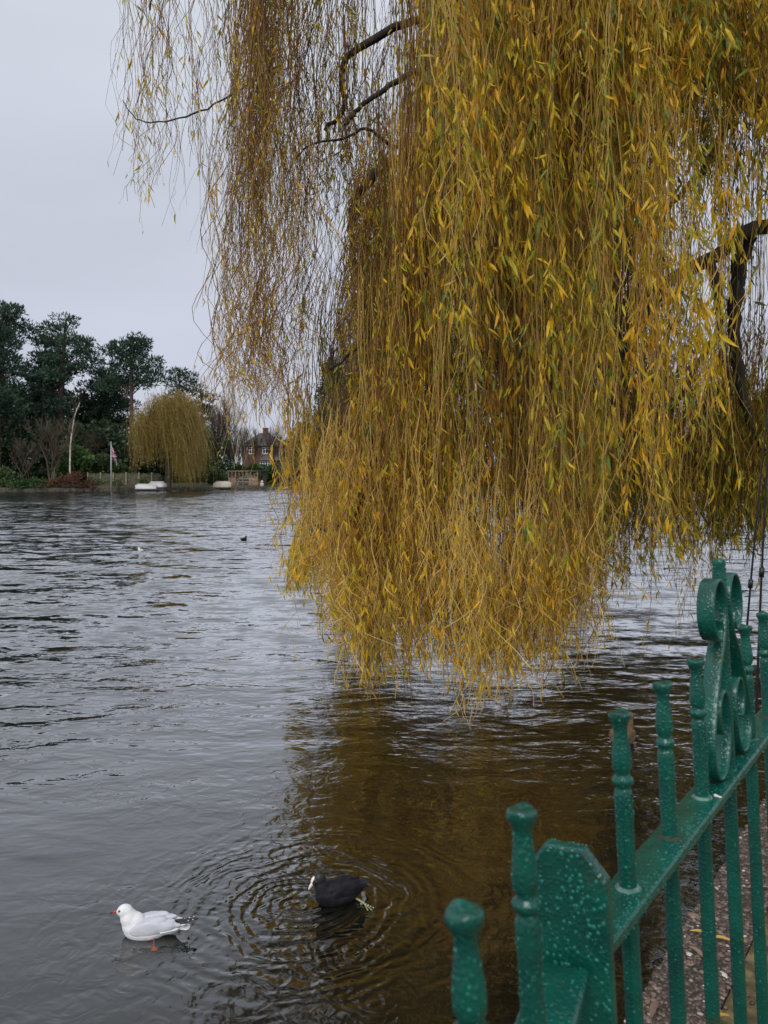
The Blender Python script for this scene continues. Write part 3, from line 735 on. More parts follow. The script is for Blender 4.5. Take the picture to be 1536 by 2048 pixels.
# D: sparse wisps at the far left
db = ip([215, 260, 320, 400, 450], [340, 400, 405, 405, 560])
curtain(24, 4, (235, 455), (5.4, 6.4), lambda p: U(-350, 120)+(460-p)*.1, lambda p: db(p)-abs(rng.normal(0, 50)), lean=.03, leaf=4, lsize=.065, ltint=(.62, .15), ttint=(.42, .12), spread=.05, rad=.0019, arch=.3, flare=.06, wig=.06, side=2)
# E: the dark twiggy band between
eb = ip([620, 660, 700, 740, 780, 840], [330, 520, 720, 740, 760, 880])
curtain(28, 8, (650, 880), (6.0, 7.6), lambda p: U(-350, 350), lambda p: U(.55, 1)*eb(p), lean=0, leaf=9, lsize=.075, ltint=(.48, .2), ttint=(.32, .14), spread=.06, rad=.0026, wig=.07, side=4)
curtain(20, 7, (690, 800), (5.8, 6.8), lambda p: U(250, 520), lambda p: U(640, 840), lean=0, leaf=5, lsize=.07, ltint=(.55, .2), ttint=(.40, .15), spread=.05, rad=.0024, wig=.07, side=4)
# canopy above the viewer and out to the side, seen only in the water and from other positions
curtain(80, 10, (620, 1900), (5.5, 10), lambda p: U(-1300, -700), lambda p: U(-500, -120), leaf=12, lsize=.10, ltint=(.5, .2), ttint=(.5, .2), spread=.2, rad=.003)

# carrying shoots: from the clumps up towards the limbs
def build_crown():
    P = np.concatenate(Sm); r = np.concatenate(Sr); t = np.concatenate(St)
    V1, F1 = strands_mesh(P, r, 3); A1 = np.repeat(t.reshape(-1), 3)
    P = np.concatenate(SmS); r = np.concatenate(SrS); t = np.concatenate(StS)
    V2, F2 = strands_mesh(P, r, 3); A2 = np.repeat(t.reshape(-1), 3)
    V = np.concatenate([V1, V2]); F = np.concatenate([F1, F2+len(V1)]); A = np.concatenate([A1, A2])
    b = np.concatenate(Lb); d = np.concatenate(Ld); ln = np.concatenate(Ln); wd = np.concatenate(Lw); lt = np.concatenate(Lt)
    keep = b[:, 2] > .1
    b, d, ln, wd, lt = b[keep], d[keep], ln[keep], wd[keep], lt[keep]
    nr = rng.normal(0, 1, b.shape)
    V3, Q3, T3 = leaf_mesh(b, d, nr, ln, wd, .22)
    o = len(V)
    nq = len(F)+len(Q3)
    mi = np.concatenate([np.zeros(len(F)), np.ones(len(Q3)), np.ones(len(T3))])
    print('willow', len(Sm), 'clumps', len(P), 'side', len(b), 'leaves')
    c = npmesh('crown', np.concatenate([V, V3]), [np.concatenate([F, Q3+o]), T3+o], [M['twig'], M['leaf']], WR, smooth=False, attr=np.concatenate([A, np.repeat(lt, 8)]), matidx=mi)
build_crown()

# ------------------------------------------------------------ far shore trees and shrubs
M['pine_needles'] = tint_mat('pine_needles', [(0, (.018, .040, .028)), (.5, (.042, .082, .054)), (1, (.085, .135, .085))], .7, .1, .2)
M['conifer'] = tint_mat('conifer_spray', [(0, (.010, .022, .012)), (1, (.030, .055, .022))], .7, .1, .2)
M['evergreen'] = tint_mat('evergreen_leaf', [(0, (.018, .034, .015)), (.6, (.042, .078, .025)), (1, (.09, .14, .045))], .5, .15, .4)
M['laurel'] = tint_mat('laurel_leaf', [(0, (.025, .065, .02)), (1, (.12, .20, .06))], .45, .25, .4)
M['hedge'] = tint_mat('hedge_leaf', [(0, (.018, .045, .012)), (.7, (.045, .10, .022)), (1, (.10, .15, .04))], .6, .15, .3)
M['russet'] = tint_mat('russet_leaf', [(0, (.05, .022, .014)), (.6, (.12, .055, .030)), (1, (.10, .09, .04))], .7, .15, .2)
M['far_willow'] = tint_mat('far_willow_strand', [(0, (.12, .085, .022)), (.5, (.30, .22, .06)), (1, (.46, .34, .11))], .6, .2, .2)
M['bare'] = tint_mat('bare_twig', [(0, (.040, .034, .026)), (1, (.14, .11, .078))], .8, 0, .2)
M['bare_grey'] = noise_col(mat('bare_bark', rough=.9), (.055, .042, .030), (.15, .115, .08), 3, 4)
M['birch'] = noise_col(mat('birch_bark', rough=.8), (.30, .27, .22), (.60, .56, .50), 4, 4)
M['pine_bark'] = noise_col(mat('pine_bark', rough=.9), (.035, .022, .017), (.12, .065, .045), 2, 5)
def cards(c, rad, n, size, elong=2.2, upbias=.3, out=.6, flat=.6):
    """n small leaf-tuft faces through an ellipsoid (centre c, radii rad), more of them near its skin"""
    v = rng.normal(0, 1, (n, 3)); v /= np.linalg.norm(v, axis=1, keepdims=True)
    r = rng.uniform(.25, 1.0, (n, 1))**.45
    p = np.asarray(c)+v*r*np.asarray(rad)
    d = v*out+rng.normal(0, .45, (n, 3)); d[:, 2] += upbias; d /= np.linalg.norm(d, axis=1, keepdims=True)
    s = np.cross(d, rng.normal(0, 1, (n, 3))); s /= np.linalg.norm(s, axis=1, keepdims=True)+1e-9
    sz = size*rng.uniform(.5, 1.4, (n, 1))
    return np.stack([p-s*sz*.5/elong, p+d*sz*.5+s*sz*.42/elong, p+d*sz, p+d*sz*.5-s*sz*.6/elong], 1)
def foliage(name, clumps, m, parent, tone=.5, tvar=.2):
    V = np.concatenate([c[0].reshape(-1, 3) for c in clumps]); n = len(V)//4
    t = np.concatenate([np.repeat(np.clip(c[1]+rng.normal(0, tvar, len(c[0])), 0, 1), 4) for c in clumps])
    return npmesh(name, V, [np.arange(n*4).reshape(n, 4)], m, parent, attr=t)
def tree_root(name, px, Y, label, cat='tree', group=None, z=None):
    p = W(px, 950, Y); z = gz(p.x, Y) if z is None else z
    return thing(name, label, cat, (p.x, Y, z), group)
def gz(x, y):
    d = y-float(shore(x)); return .28+.10*min(max(d, 0), 2)+max(d-2, 0)*.019
def tubes(name, lines, m, parent, sides=5):
    V, F, A, o = [], [], [], 0
    for P, r in lines:
        P = np.array([p[:] for p in P])[None]; r = np.asarray(r, float)[None]
        v, f = strands_mesh(P, r, sides); V.append(v); F.append(f+o); o += len(v); A.append(np.full(len(v), rng.random()))
    return npmesh(name, np.concatenate(V), [np.concatenate(F)], m, parent, smooth=True, attr=np.concatenate(A))
def pine(px, Y, blobs, label, group=None, lean=0, r=.30, dens=1.0, m='pine_needles', size=.42, tone=.5):
    root = tree_root('pine_tree', px, Y, label, 'pine tree', group); b = root.location.copy(); b.z -= .2
    S = Y/1600
    topb = min(blobs, key=lambda q: q[1]); top = W(topb[0], topb[1]-topb[3]*.3, Y)
    trunk_pts = [b.lerp(top, i/9)+Vector((random.gauss(0, .12), random.gauss(0, .12), 0))*(i > 0) for i in range(10)]
    tubes('trunk', [(trunk_pts, [r*(1-.85*i/9)+.03 for i in range(10)])], M['pine_bark'], root, 7)
    cl = []; lim = []
    for (bx, by, rx, ry) in blobs:
        area = rx*ry; n = max(3, int(area/55*dens))
        for _ in range(n):
            while True:
                a, q, dd = U(-1, 1), U(-1, 1), U(-1, 1)
                if a*a+q*q+dd*dd < 1: break
            c = W(bx+a*rx*.9, by+q*ry*.85, Y+dd*rx*S*1.0)
            cr_ = U(.55, 1.15)*(.75+.012*math.sqrt(area))
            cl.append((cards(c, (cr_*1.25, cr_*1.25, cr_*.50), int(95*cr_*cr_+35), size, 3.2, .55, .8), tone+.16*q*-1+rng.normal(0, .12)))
            if random.random() < .5 or len(lim) < 4:
                k = min(max((c.z-b.z)/(top.z-b.z)-.08, .2), .97); s = b.lerp(top, k)
                mid = s.lerp(c, .5)+Vector((0, 0, .3)); lim.append(([s, mid, c], [.09, .06, .02]))
    tubes('limb', lim, M['pine_bark'], root, 4)
    foliage('crown', cl, M[m], root)
    return root
pine(-10, 88, [(10, 622, 40, 14), (28, 645, 26, 10), (-10, 660, 55, 24), (22, 690, 28, 14), (-15, 720, 60, 26), (20, 745, 30, 16), (-20, 785, 65, 30), (10, 820, 40, 22)],
     'dark green pine at the left photo edge, its flat crown cut by the frame', r=.4)
pine(112, 92, [(132, 640, 20, 9), (120, 655, 30, 11), (70, 662, 16, 12), (95, 684, 46, 15), (150, 684, 34, 14), (172, 704, 24, 14), (182, 722, 18, 10), (105, 718, 56, 18), (150, 738, 36, 16), (95, 752, 60, 20), (80, 785, 55, 20), (100, 812, 40, 18)],
     'tallest dark pine of the far shore, broad layered crown, second from the left edge', r=.42)
pine(205, 98, [(208, 742, 24, 14), (228, 760, 26, 16), (200, 775, 34, 18), (225, 800, 34, 20), (190, 812, 36, 20), (246, 780, 22, 18), (244, 815, 26, 22), (230, 850, 34, 22)],
     'low dark pine filling the gap between the two taller pines', r=.3, tone=.35)
pine(265, 90, [(262, 681, 26, 10), (285, 692, 22, 10), (246, 690, 22, 12), (270, 706, 42, 14), (302, 722, 16, 9), (226, 703, 14, 8), (250, 730, 40, 15), (294, 742, 24, 10), (306, 752, 12, 8), (245, 757, 32, 15), (282, 766, 30, 10), (222, 772, 24, 14)],
     'round crowned dark pine standing above the small weeping willow', r=.34)
pine(362, 112, [(358, 748, 22, 8), (374, 756, 18, 8), (345, 760, 18, 9), (385, 766, 12, 6), (364, 772, 28, 9), (350, 788, 26, 12)],
     'small distant pine top just right of the round crowned pine', r=.3)
pine(408, 104, [(402, 782, 18, 10), (414, 796, 16, 12), (400, 812, 24, 14), (415, 835, 18, 14), (405, 860, 20, 14)],
     'thin brownish green pine behind the right side of the small willow', r=.25, tone=.45)
# tall dark conifer behind the trailing strands
def conifer(px, Y, top, w_, label, base=950, group=None, m='conifer', n=26):
    root = tree_root('conifer_tree', px, Y, label, 'conifer', group); b = root.location.copy(); t = W(px, top, Y)
    tubes('trunk', [([b, b.lerp(t, .5), t], [.25, .15, .03])], M['pine_bark'], root, 6)
    cl = []; S = Y/1600
    for i in range(n):
        k = i/(n-1); z = t.z+(b.z+.8-t.z)*k; rr = w_*S*(.12+.88*k**.8)*U(.82, 1.1)
        for j in range(int(5+9*k)):
            an = U(0, 6.28); q = rr*U(.45, 1)
            cl.append((cards((t.x+math.cos(an)*q, Y+math.sin(an)*q, z), (.8, .8, .40), 60, .38, 3, -.25, .9), .5+rng.normal(0, .15)))
    foliage('crown', cl, M[m], root); return root
conifer(662, 105, 728, 52, 'tall dark conifer behind the left fringe of the big willow', n=30)
conifer(612, 112, 852, 22, 'short dark conifer beside the clipped round bush near the house', n=16)
conifer(1180, 120, 800, 60, 'dark conifer across the water seen through the middle of the willow strands')

def shrub(name, px, Y, blobs, label, m, cat='shrub', group=None, size=.30, dens=1, tone=.5, root=None, part='foliage', up=.2, stemm='bare_grey'):
    root = root or tree_root(name, px, Y, label, cat, group); S = Y/1600; cl = []
    for (bx, by, rx, ry) in blobs:
        n = max(3, int(rx*ry/26*dens))
        for _ in range(n):
            while True:
                a, q, dd = U(-1, 1), U(-1, 1), U(-1, 1)
                if a*a+q*q+dd*dd < 1: break
            c = W(bx+a*rx*.9, by+q*ry*.85, Y+dd*min(rx, 40)*S*.8)
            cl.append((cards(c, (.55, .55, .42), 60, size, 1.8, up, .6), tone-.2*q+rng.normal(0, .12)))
    foliage(part, cl, M[m], root)
    b = root.location
    lines = []
    for _ in range(4):
        bl = random.choice(blobs); c = W(bl[0]+U(-.4, .4)*bl[2], bl[1], Y); lines.append(([b+Vector((U(-.2, .2), 0, -.1)), (b+c)/2+Vector((U(-.2, .2), 0, 0)), c], [.06, .04, .015]))
    tubes('stem', lines, M[stemm], root, 4)
    return root
shrub('laurel_bush', 150, 86, [(150, 912, 24, 20), (165, 925, 20, 18), (135, 905, 12, 10), (120, 940, 14, 10)], 'bright green laurel bush behind the leaning birch stem', 'laurel', size=.42, tone=.6)
shrub('bramble_mound', 148, 79.5, [(148, 958, 28, 12), (170, 968, 22, 8), (125, 965, 16, 9), (95, 970, 18, 8)], 'reddish brown bramble mound at the water edge left of the flagpole', 'russet', size=.25, tone=.45)
shrub('bank_shrub', 40, 78.5, [(40, 972, 36, 8), (75, 968, 18, 9), (18, 968, 18, 8)], 'low grey green shrub along the far left water edge', 'hedge', size=.25, tone=.3)
shrub('holly_bush', 12, 82, [(8, 950, 20, 14), (25, 958, 14, 9)], 'small dark glossy bush at the left photo edge by the water', 'evergreen', size=.3, tone=.6)
shrub('ivy_bush', 213, 87, [(208, 930, 18, 20), (228, 940, 16, 14), (198, 950, 16, 10), (245, 945, 14, 12)], 'dark leafy bush behind the flagpole', 'evergreen', size=.35, tone=.5)
shrub('fence_shrub', 196, 82.0, [(196, 966, 10, 7), (232, 968, 14, 6), (290, 968, 16, 5)], 'low green shrubs growing in front of the picket fence', 'evergreen', size=.25, tone=.75)
shrub('garden_hedge', 500, 100, [(470, 940, 22, 10), (505, 938, 24, 9), (545, 941, 24, 10), (440, 948, 16, 10)], 'long dark green garden hedge behind the wooden shelter', 'hedge', 'hedge', size=.30, dens=1.4)
shrub('rhododendron_bush', 540, 91, [(540, 948, 18, 16), (528, 957, 12, 10), (552, 958, 12, 9)], 'dark rounded shrub right beside the wooden shelter', 'hedge', size=.32, tone=.4, dens=1.6)
shrub('pampas_shrub', 566, 93, [(566, 950, 12, 10), (560, 958, 8, 7)], 'pale blue green spiky shrub right of the rounded garden shrub', 'laurel', size=.6, tone=.15, up=.9)
shrub('beech_hedge', 578, 98, [(572, 940, 14, 8), (580, 946, 8, 8)], 'russet clipped hedge end on the lawn right of the shelter', 'russet', 'hedge', size=.25, tone=.35, dens=1.8)
shrub('box_hedge', 605, 102, [(592, 938, 12, 12), (612, 939, 14, 11), (630, 940, 14, 11)], 'dark green clipped hedge at the back of the lawn', 'hedge', 'hedge', size=.24, tone=.3, dens=1.8)
shrub('yew_bush', 582, 110, [(582, 898, 17, 20), (582, 884, 12, 10), (580, 915, 18, 14)], 'tall rounded clipped green bush just right of the brick house', 'hedge', 'bush', size=.28, tone=.5, dens=2)
shrub('lawn_bush', 627, 90, [(627, 965, 12, 12)], 'small dark clipped bush on the lawn by the water edge', 'evergreen', 'bush', size=.24, tone=.35, dens=2.5)
shrub('willow_side_bush', 432, 88, [(430, 950, 12, 20), (440, 958, 10, 12)], 'dark green bush squeezed between small willow and shelter', 'evergreen', 'bush', size=.3, tone=.6, dens=1.5)
# mass of evergreen undergrowth behind the left bank
def undergrowth():
    cl = []
    for (x0, x1, y0, y1, Y0, Y1, n) in ((-80, 250, 850, 965, 88, 100, 460), (230, 440, 880, 965, 92, 100, 170), (-80, 210, 790, 880, 96, 104, 230)):
        for _ in range(n):
            c = W(U(x0, x1), U(y0, y1), U(Y0, Y1))
            cl.append((cards(c, (1.2, 1.0, .8), 60, .5, 1.8, .2, .6), .22+rng.normal(0, .15)))
    o = foliage('undergrowth', cl, M['evergreen'], None)
    tag(o, 'mass of dark evergreen undergrowth beneath the pines on the far shore', 'undergrowth', kind='stuff')
undergrowth()

def bare_tree(px, Y, top, label, stems=1, spread=.35, r=.14, base=None, mkey='bare', group=None, depth=5, lean=0, name='bare_tree', tilt=.0, twig=1.0, cat='bare tree'):
    root = tree_root(name, px, Y, label, cat, group); b = root.location.copy(); H = W(px, top, Y).z-b.z
    lines = {0: [], 1: []}
    def grow(p, d, ln, rad, lv):
        pts = [p]; q = p; dd = d.copy(); n = 4
        for i in range(n):
            dd = (dd+Vector((random.gauss(0, .10), random.gauss(0, .10), .06))).normalized(); q = q+dd*ln/n; pts.append(q)
        r1 = rad*.62
        lines[0 if lv < 2 else 1].append((pts, [rad+(r1-rad)*i/n for i in range(n+1)]))
        if lv >= depth: return
        for k in range(random.choice((2, 3, 3)) if lv < 3 else 3):
            i = random.choice((2, 3, 4)); a = U(0, 6.28); sp = spread*U(.7, 1.5)
            s = dd.orthogonal().normalized(); s.rotate(Matrix.Rotation(a, 3, dd))
            nd = (dd+s*sp*1.3).normalized()
            grow(pts[i], nd, ln*U(.55, .8), max(rad*U(.45, .65), .008), lv+1)
        grow(q, dd, ln*.72, r1, lv+1)
    for s in range(stems):
        d = Vector((lean+random.gauss(0, .16)*(stems > 1), random.gauss(0, .1), 1)).normalized()
        grow(b+Vector((random.gauss(0, .25)*(stems > 1), 0, -.1)), d, H*.30, r*U(.8, 1.1), 0)
    tubes('trunk', lines[0], M[mkey], root, 6)
    if lines[1]: tubes('branches', lines[1], M[mkey if mkey != 'birch' else 'bare'], root, 3)
    return root
bare_tree(98, 83, 800, 'brown bare tree with several forked stems, left of the leaning birch', stems=3, r=.16, depth=4, mkey='bare', spread=.3)
bare_tree(55, 86, 850, 'grey bare shrubby tree near the left photo edge', stems=3, r=.08, depth=4, mkey='bare')
bare_tree(178, 88, 835, 'thin upright bare sapling between birch and flagpole', stems=4, r=.07, depth=4, spread=.18)
bare_tree(205, 90, 830, 'cluster of thin bare stems right behind the flagpole', stems=4, r=.07, depth=4, spread=.2)
# pale birch: one slender leaning stem
def birch():
    Y = 81; root = tree_root('birch_tree', 140, Y, 'slender white birch stem leaning right above the bramble mound', 'birch'); root.location = W(140, 962, Y)
    pts = [W(140, 965, Y), W(140, 930, Y), W(141, 890, Y), W(145, 860, Y), W(150, 830, Y), W(160, 805, Y)]
    tubes('trunk', [(smooth_pts(pts, 16), np.linspace(.10, .04, 17))], M['birch'], root, 6)
    ln = []
    for _ in range(34):
        k = U(.35, 1); i = min(int(k*5), 4); p = pts[i].lerp(pts[i+1], k*5-i)
        e_ = p+Vector((random.gauss(0, .7), random.gauss(0, .5), U(.8, 2.2))); ln.append(([p, (p+e_)/2+Vector((random.gauss(0, .1), 0, 0)), e_], [.02, .015, .006]))
    for _ in range(30):
        p = ln[random.randrange(34)][0][2]; e_ = p+Vector((random.gauss(0, .4), 0, U(.3, 1.2))); ln.append(([p, (p+e_)/2, e_], [.010, .008, .004]))
    tubes('branches', ln, M['bare'], root, 3)
birch()
for (px, Y, top, lab) in ((428, 96, 790, 'bare tree just right of the small weeping willow'), (452, 100, 770, 'tall bare tree behind the hanging brown strands'), (476, 108, 830, 'fine twigged bare tree left of the brick house'),
                     (500, 125, 840, 'bare tree crossing the roof of the brick house'), (552, 128, 830, 'slim bare tree at the right gable of the brick house'), (575, 135, 850, 'pale distant bare tree behind the clipped round bush')):
    bare_tree(px, Y, top, lab, stems=2, r=.12, depth=5, spread=.28, group='bare trees around the house')
bare_tree(603, 118, 800, 'lopped bare tree with stubby upswept branches near the dark conifer', stems=1, r=.30, depth=3, spread=.30, group='bare trees around the house')
bare_tree(462, 104, 850, 'thicket of reddish bare saplings behind the hedge', stems=7, r=.06, depth=4, spread=.25, group='bare trees around the house')
# beyond the big willow to the right
for (px, Y, bl, lab) in ((760, 112, [(760, 880, 40, 40), (740, 915, 40, 30)], 'rounded green tree far behind the middle of the willow strands'),
                         (900, 118, [(900, 880, 60, 40), (930, 915, 50, 26)], 'broad green tree far behind the densest willow strands'),
                         (1060, 115, [(1060, 870, 50, 46), (1050, 915, 60, 26)], 'dark evergreen tree behind the right half of the willow'),
                         (1340, 112, [(1340, 900, 50, 34), (1380, 920, 40, 24)], 'dull green tree across the water at the right of the willow'),
                         (1500, 110, [(1490, 850, 70, 60), (1500, 910, 80, 34), (1600, 860, 60, 60)], 'large dark tree across the water at the right photo edge')):
    shrub('evergreen_tree', px, Y, bl, lab, 'evergreen', 'tree', 'evergreen trees across the water on the right', size=.5, dens=.7, tone=.5, part='crown')
bare_tree(1260, 105, 830, 'bare tree across the water right of the conifer', stems=2, r=.15, depth=5)
def lawn():
    V, Q, T = [], [], []
    n = 9000
    x = rng.uniform(-13, 45, n); y = shore(x)+.4+rng.gamma(1.2, 4, n); z = .28+.1*np.clip(y-shore(x), 0, 2)+np.clip(y-shore(x)-2, 0, 80)*.019
    b = np.stack([x, y, z], -1); d = rng.normal(0, .3, (n, 3)); d[:, 2] = 1
    h = rng.uniform(.06, .2, (n, 1)); s = np.cross(d, rng.normal(0, 1, (n, 3))); s /= np.linalg.norm(s, axis=1, keepdims=True)
    V = np.stack([b-s*.09, b+s*.09, b+d*h], 1).reshape(-1, 3)
    m = tint_mat('lawn_grass', [(0, (.04, .06, .015)), (1, (.10, .13, .035))], .7, .2, .2)
    o = npmesh('grass', V, [np.arange(n*3).reshape(n, 3)], m, attr=np.repeat(rng.random(n), 3)); tag(o, 'short damp grass on the lawn across the water', 'grass', kind='stuff')
lawn()

# the small far weeping willow
def far_willow():
    Y = 81.5; root = tree_root('weeping_willow', 335, Y, 'small round weeping willow on the far bank beside the white boats', 'tree'); b = root.location.copy()
    S = Y/1600; c = W(338, 880, Y)
    lines = [([b, b+Vector((.1, 0, 1.8)), c+Vector((-.2, 0, -1)), c+Vector((0, 0, 2))], [.38, .30, .22, .08])]
    ends = []
    for _ in range(46):
        an = U(0, 6.28); el = U(.1, 1.4); rr = U(.45, 1)
        kk = U(.82, 1.12); e_ = c+Vector((math.cos(an)*math.cos(el)*4.0*rr*kk, math.sin(an)*math.cos(el)*3.6*rr, .5+math.sin(el)*4.1*rr*kk))
        s = c+Vector((0, 0, U(-2, 1))); m_ = (s+e_)/2+Vector((0, 0, .7)); lines.append(([s, m_, e_], [.10, .06, .02])); ends.append(e_)
    tubes('trunk', lines[:1], M['bark_dark'], root, 7); tubes('limb', lines[1:], M['bark_dark'], root, 4)
    S_, R_, T_ = [], [], []
    n = 8200; e_ = np.array([v[:] for v in ends]); i = rng.integers(0, len(e_), n)
    P0 = e_[i]+rng.normal(0, .45, (n, 3)); q = np.linspace(0, 1, 8)[None, :]
    dx = P0[:, 0]-c.x; dy = P0[:, 1]-Y
    L_ = rng.uniform(1.0, 5.6, n)*(.55+.5*np.hypot(dx, dy)/4); L_ *= np.where(dx < -.6, .75, 1.25); L_ = np.minimum(L_, P0[:, 2]-.35+rng.uniform(0, .6, n)); L_ = np.maximum(L_, .25)
    wind = rng.normal(.75, .45, n)
    top = P0[:, 2] > c.z+2.4
    outx = dx*.16+wind*.8; outy = dy*.16
    X = P0[:, :1]+outx[:, None]*np.sin(q*1.5)+.1*np.sin(q*7+i[:, None]); Yy = P0[:, 1:2]+outy[:, None]*np.sin(q*1.5); Z = P0[:, 2:3]+.28*np.sin(q*3.1)*top[:, None]-L_[:, None]*q
    P = np.stack([X, Yy, Z], -1); r = np.full((n, 8), .016)*(1.1-.7*q)
    V, F = strands_mesh(P, r, 3); A = np.repeat(np.repeat(np.clip(rng.normal(.5, .25, n), 0, 1)[:, None], 8, 1).reshape(-1), 3)
    # leaves
    m = 24000; si = rng.integers(0, n, m); ki = rng.integers(0, 8, m); bb = P[si, ki]+rng.normal(0, .05, (m, 3)); d = rng.normal(0, .4, (m, 3)); d[:, 2] -= 1
    V3, Q3, T3 = leaf_mesh(bb, d, rng.normal(0, 1, (m, 3)), rng.uniform(.12, .28, m), rng.uniform(.03, .05, m)); o = len(V)
    npmesh('crown', np.concatenate([V, V3]), [np.concatenate([F, Q3+o]), T3+o], M['far_willow'], root, attr=np.concatenate([A, np.repeat(np.clip(rng.normal(.6, .25, m), 0, 1), 8)]))
far_willow()

# ------------------------------------------------------------ flagpole, fence, boats, shelter, houses
def flagpole():
    Y = 79.2; p = W(222, 974, Y); root = thing('flagpole', 'slim grey flagpole at the water edge left of the small willow', 'flagpole', (p.x, Y, p.z))
    m = mat('pole_metal', (.45, .46, .48), .4, Metallic=.3)
    t = W(222, 886, Y); bm = bmesh.new(); tube(bm, [p-Vector((0, 0, .4)), t], [.06, .04], 10); obj('pole', bm, m, root)
    bm = bmesh.new(); bmesh.ops.create_uvsphere(bm, u_segments=10, v_segments=8, radius=.075, matrix=Matrix.Translation(t+Vector((0, 0, .05)))); obj('finial', bm, m, root)
    bm = bmesh.new(); tube(bm, [p+Vector((.1, 0, 1.0)), t+Vector((.07, 0, -.1))], .008, 5); obj('halyard', bm, mat('rope', (.5, .48, .42), .9), root)
    # flag hanging limply, red and white cross over blue
    fm = bpy.data.materials.new('flag_cloth'); fm.use_nodes = True
    N, L, b = nodes(fm); a = N.new('ShaderNodeAttribute'); a.attribute_name = 'tint'
    r = N.new('ShaderNodeValToRGB'); r.color_ramp.interpolation = 'CONSTANT'; L.new(a.outputs['Fac'], r.inputs[0])
    el = r.color_ramp.elements; el[0].color = (.035, .045, .20, 1); el[1].position = .33; el[1].color = (.72, .68, .72, 1); q = el.new(.66); q.color = (.50, .03, .06, 1)
    L.new(r.outputs[0], b.inputs['Base Color']); b.inputs['Roughness'].default_value = .8
    nu, nv = 60, 36; V = []; T = []; F = []
    z0 = t.z-.35; hh = 1.05; ll = 1.75
    def union(u, v):
        x, y = (u-.5)*2, (v-.5)
        if abs(x) < .10*1 or abs(y) < .10: return .8
        if abs(x) < .17 or abs(y) < .17: return .5
        dgl = min(abs(y-x*.5), abs(y+x*.5))
        return .8 if dgl < .045 else (.5 if dgl < .11 else .1)
    for j in range(nv+1):
        for i in range(nu+1):
            u, v = i/nu, j/nv
            x = .06+.55*u**.8*(1-.25*v)+.05*math.sin(u*17+v*3); y = .16*math.sin(u*11+v*2)*(.3+u); z = z0-hh*(1-v)-.95*u**1.3+.05*math.sin(u*9)
            V.append((t.x+x, Y+y, z)); T.append(union(u, v))
    vi = lambda i, j: j*(nu+1)+i
    # split faces so each cell keeps one colour
    VV, TT, FF = [], [], []
    for j in range(nv):
        for i in range(nu):
            c = union((i+.5)/nu, (j+.5)/nv); o = len(VV)
            for k in (vi(i, j), vi(i+1, j), vi(i+1, j+1), vi(i, j+1)): VV.append(V[k]); TT.append(c)
            FF.append((o, o+1, o+2, o+3))
    fl = npmesh('flag', VV, [np.array(FF)], fm, root, attr=TT); fl['label'] = 'limp red white and blue flag'
flagpole()

def picket_fence():
    Y = 84.5; z = .45
    x0, x1 = W(176, 950, Y).x, W(318, 950, Y).x
    root = thing('picket_fence', 'weathered wooden paling fence between flagpole and small willow', 'fence', ((x0+x1)/2, Y, z))
    m = noise_col(mat('weathered_wood', rough=.9), (.085, .085, .05), (.20, .19, .12), 4, 4, .3)
    bm = bmesh.new(); x = x0
    while x < x1:
        h = 1.25+random.uniform(-.05, .05); wd = .075
        vs = [bm.verts.new((x-wd/2, Y, z)), bm.verts.new((x+wd/2, Y, z)), bm.verts.new((x+wd/2, Y, z+h)), bm.verts.new((x, Y, z+h+.07)), bm.verts.new((x-wd/2, Y, z+h))]
        f = bm.faces.new(vs); g = bmesh.ops.extrude_face_region(bm, geom=[f]); bmesh.ops.translate(bm, vec=(0, .02, 0), verts=[v for v in g['geom'] if isinstance(v, bmesh.types.BMVert)])
        x += .115
    obj('palings', bm, m, root, smooth=False)
    bm = bmesh.new()
    for k in (.35, 1.0): box(bm, x0, x1, Y+.021, Y+.06, z+k, z+k+.08)
    obj('rails', bm, m, root, smooth=False)
    x = x0
    while x <= x1:
        bm = bmesh.new(); box(bm, x-.06, x+.06, Y-.13, Y-.003, z-.2, z+1.42); obj('post', bm, noise_post, root, smooth=False); x += 1.35
noise_post = noise_col(mat('pale_post', rough=.9), (.22, .20, .13), (.36, .33, .22), 4, 4)
picket_fence()

def upturned_boat(px, py, Y, ln, label, rot, col_=(.55, .55, .55), grp='upturned boats on the far bank', h=.55, wd=1.25):
    p = W(px, py, Y); root = thing('upturned_boat', label, 'boat', (p.x, Y, p.z), grp, rot)
    m = mat('boat_hull', col_, .45); bm = bmesh.new(); n = 18; k = 12; rows = []
    for i in range(n+1):
        u = i/n; x = (u-.5)*ln; wid = wd*.5*(math.sin(math.pi*min(u*1.15+.10, 1)) if u < .45 else 1)*(1-max(0, (u-.86)/.14)*.25)
        wid = wd*.5*min(1, (u/.4)**.6 if u < .4 else 1)*(1-max(0, (u-.8)/.2)*.2)+.02; hh = h*(.45+.55*math.sin(math.pi*min(.12+u*.8, 1))**.5)
        rows.append([bm.verts.new((x, wid*math.cos(math.pi*j/k), hh*math.sin(math.pi*j/k)**.75 if 0 < j < k else 0)) for j in range(k+1)])
    for i in range(n):
        for j in range(k): bm.faces.new((rows[i][j], rows[i+1][j], rows[i+1][j+1], rows[i][j+1]))
    bm.faces.new(rows[0]); bm.faces.new(rows[-1][::-1]); bmesh.ops.recalc_face_normals(bm, faces=bm.faces)
    obj('hull', bm, m, root, local=True)
    bm = bmesh.new(); box(bm, -ln*.42, ln*.46, -.025, .025, h*.93, h*1.04); obj('keel', bm, m, root, smooth=False, local=True)
    bm = bmesh.new(); box(bm, -ln*.5, ln*.5, -wd*.52, wd*.52, -.12, -.004); obj('gunwale', bm, mat('boat_trim', (.05, .05, .055), .5), root, smooth=False, local=True)
upturned_boat(292, 979, 80, 2.1, 'white upturned boat at the water edge, left one of the white pair', .15)
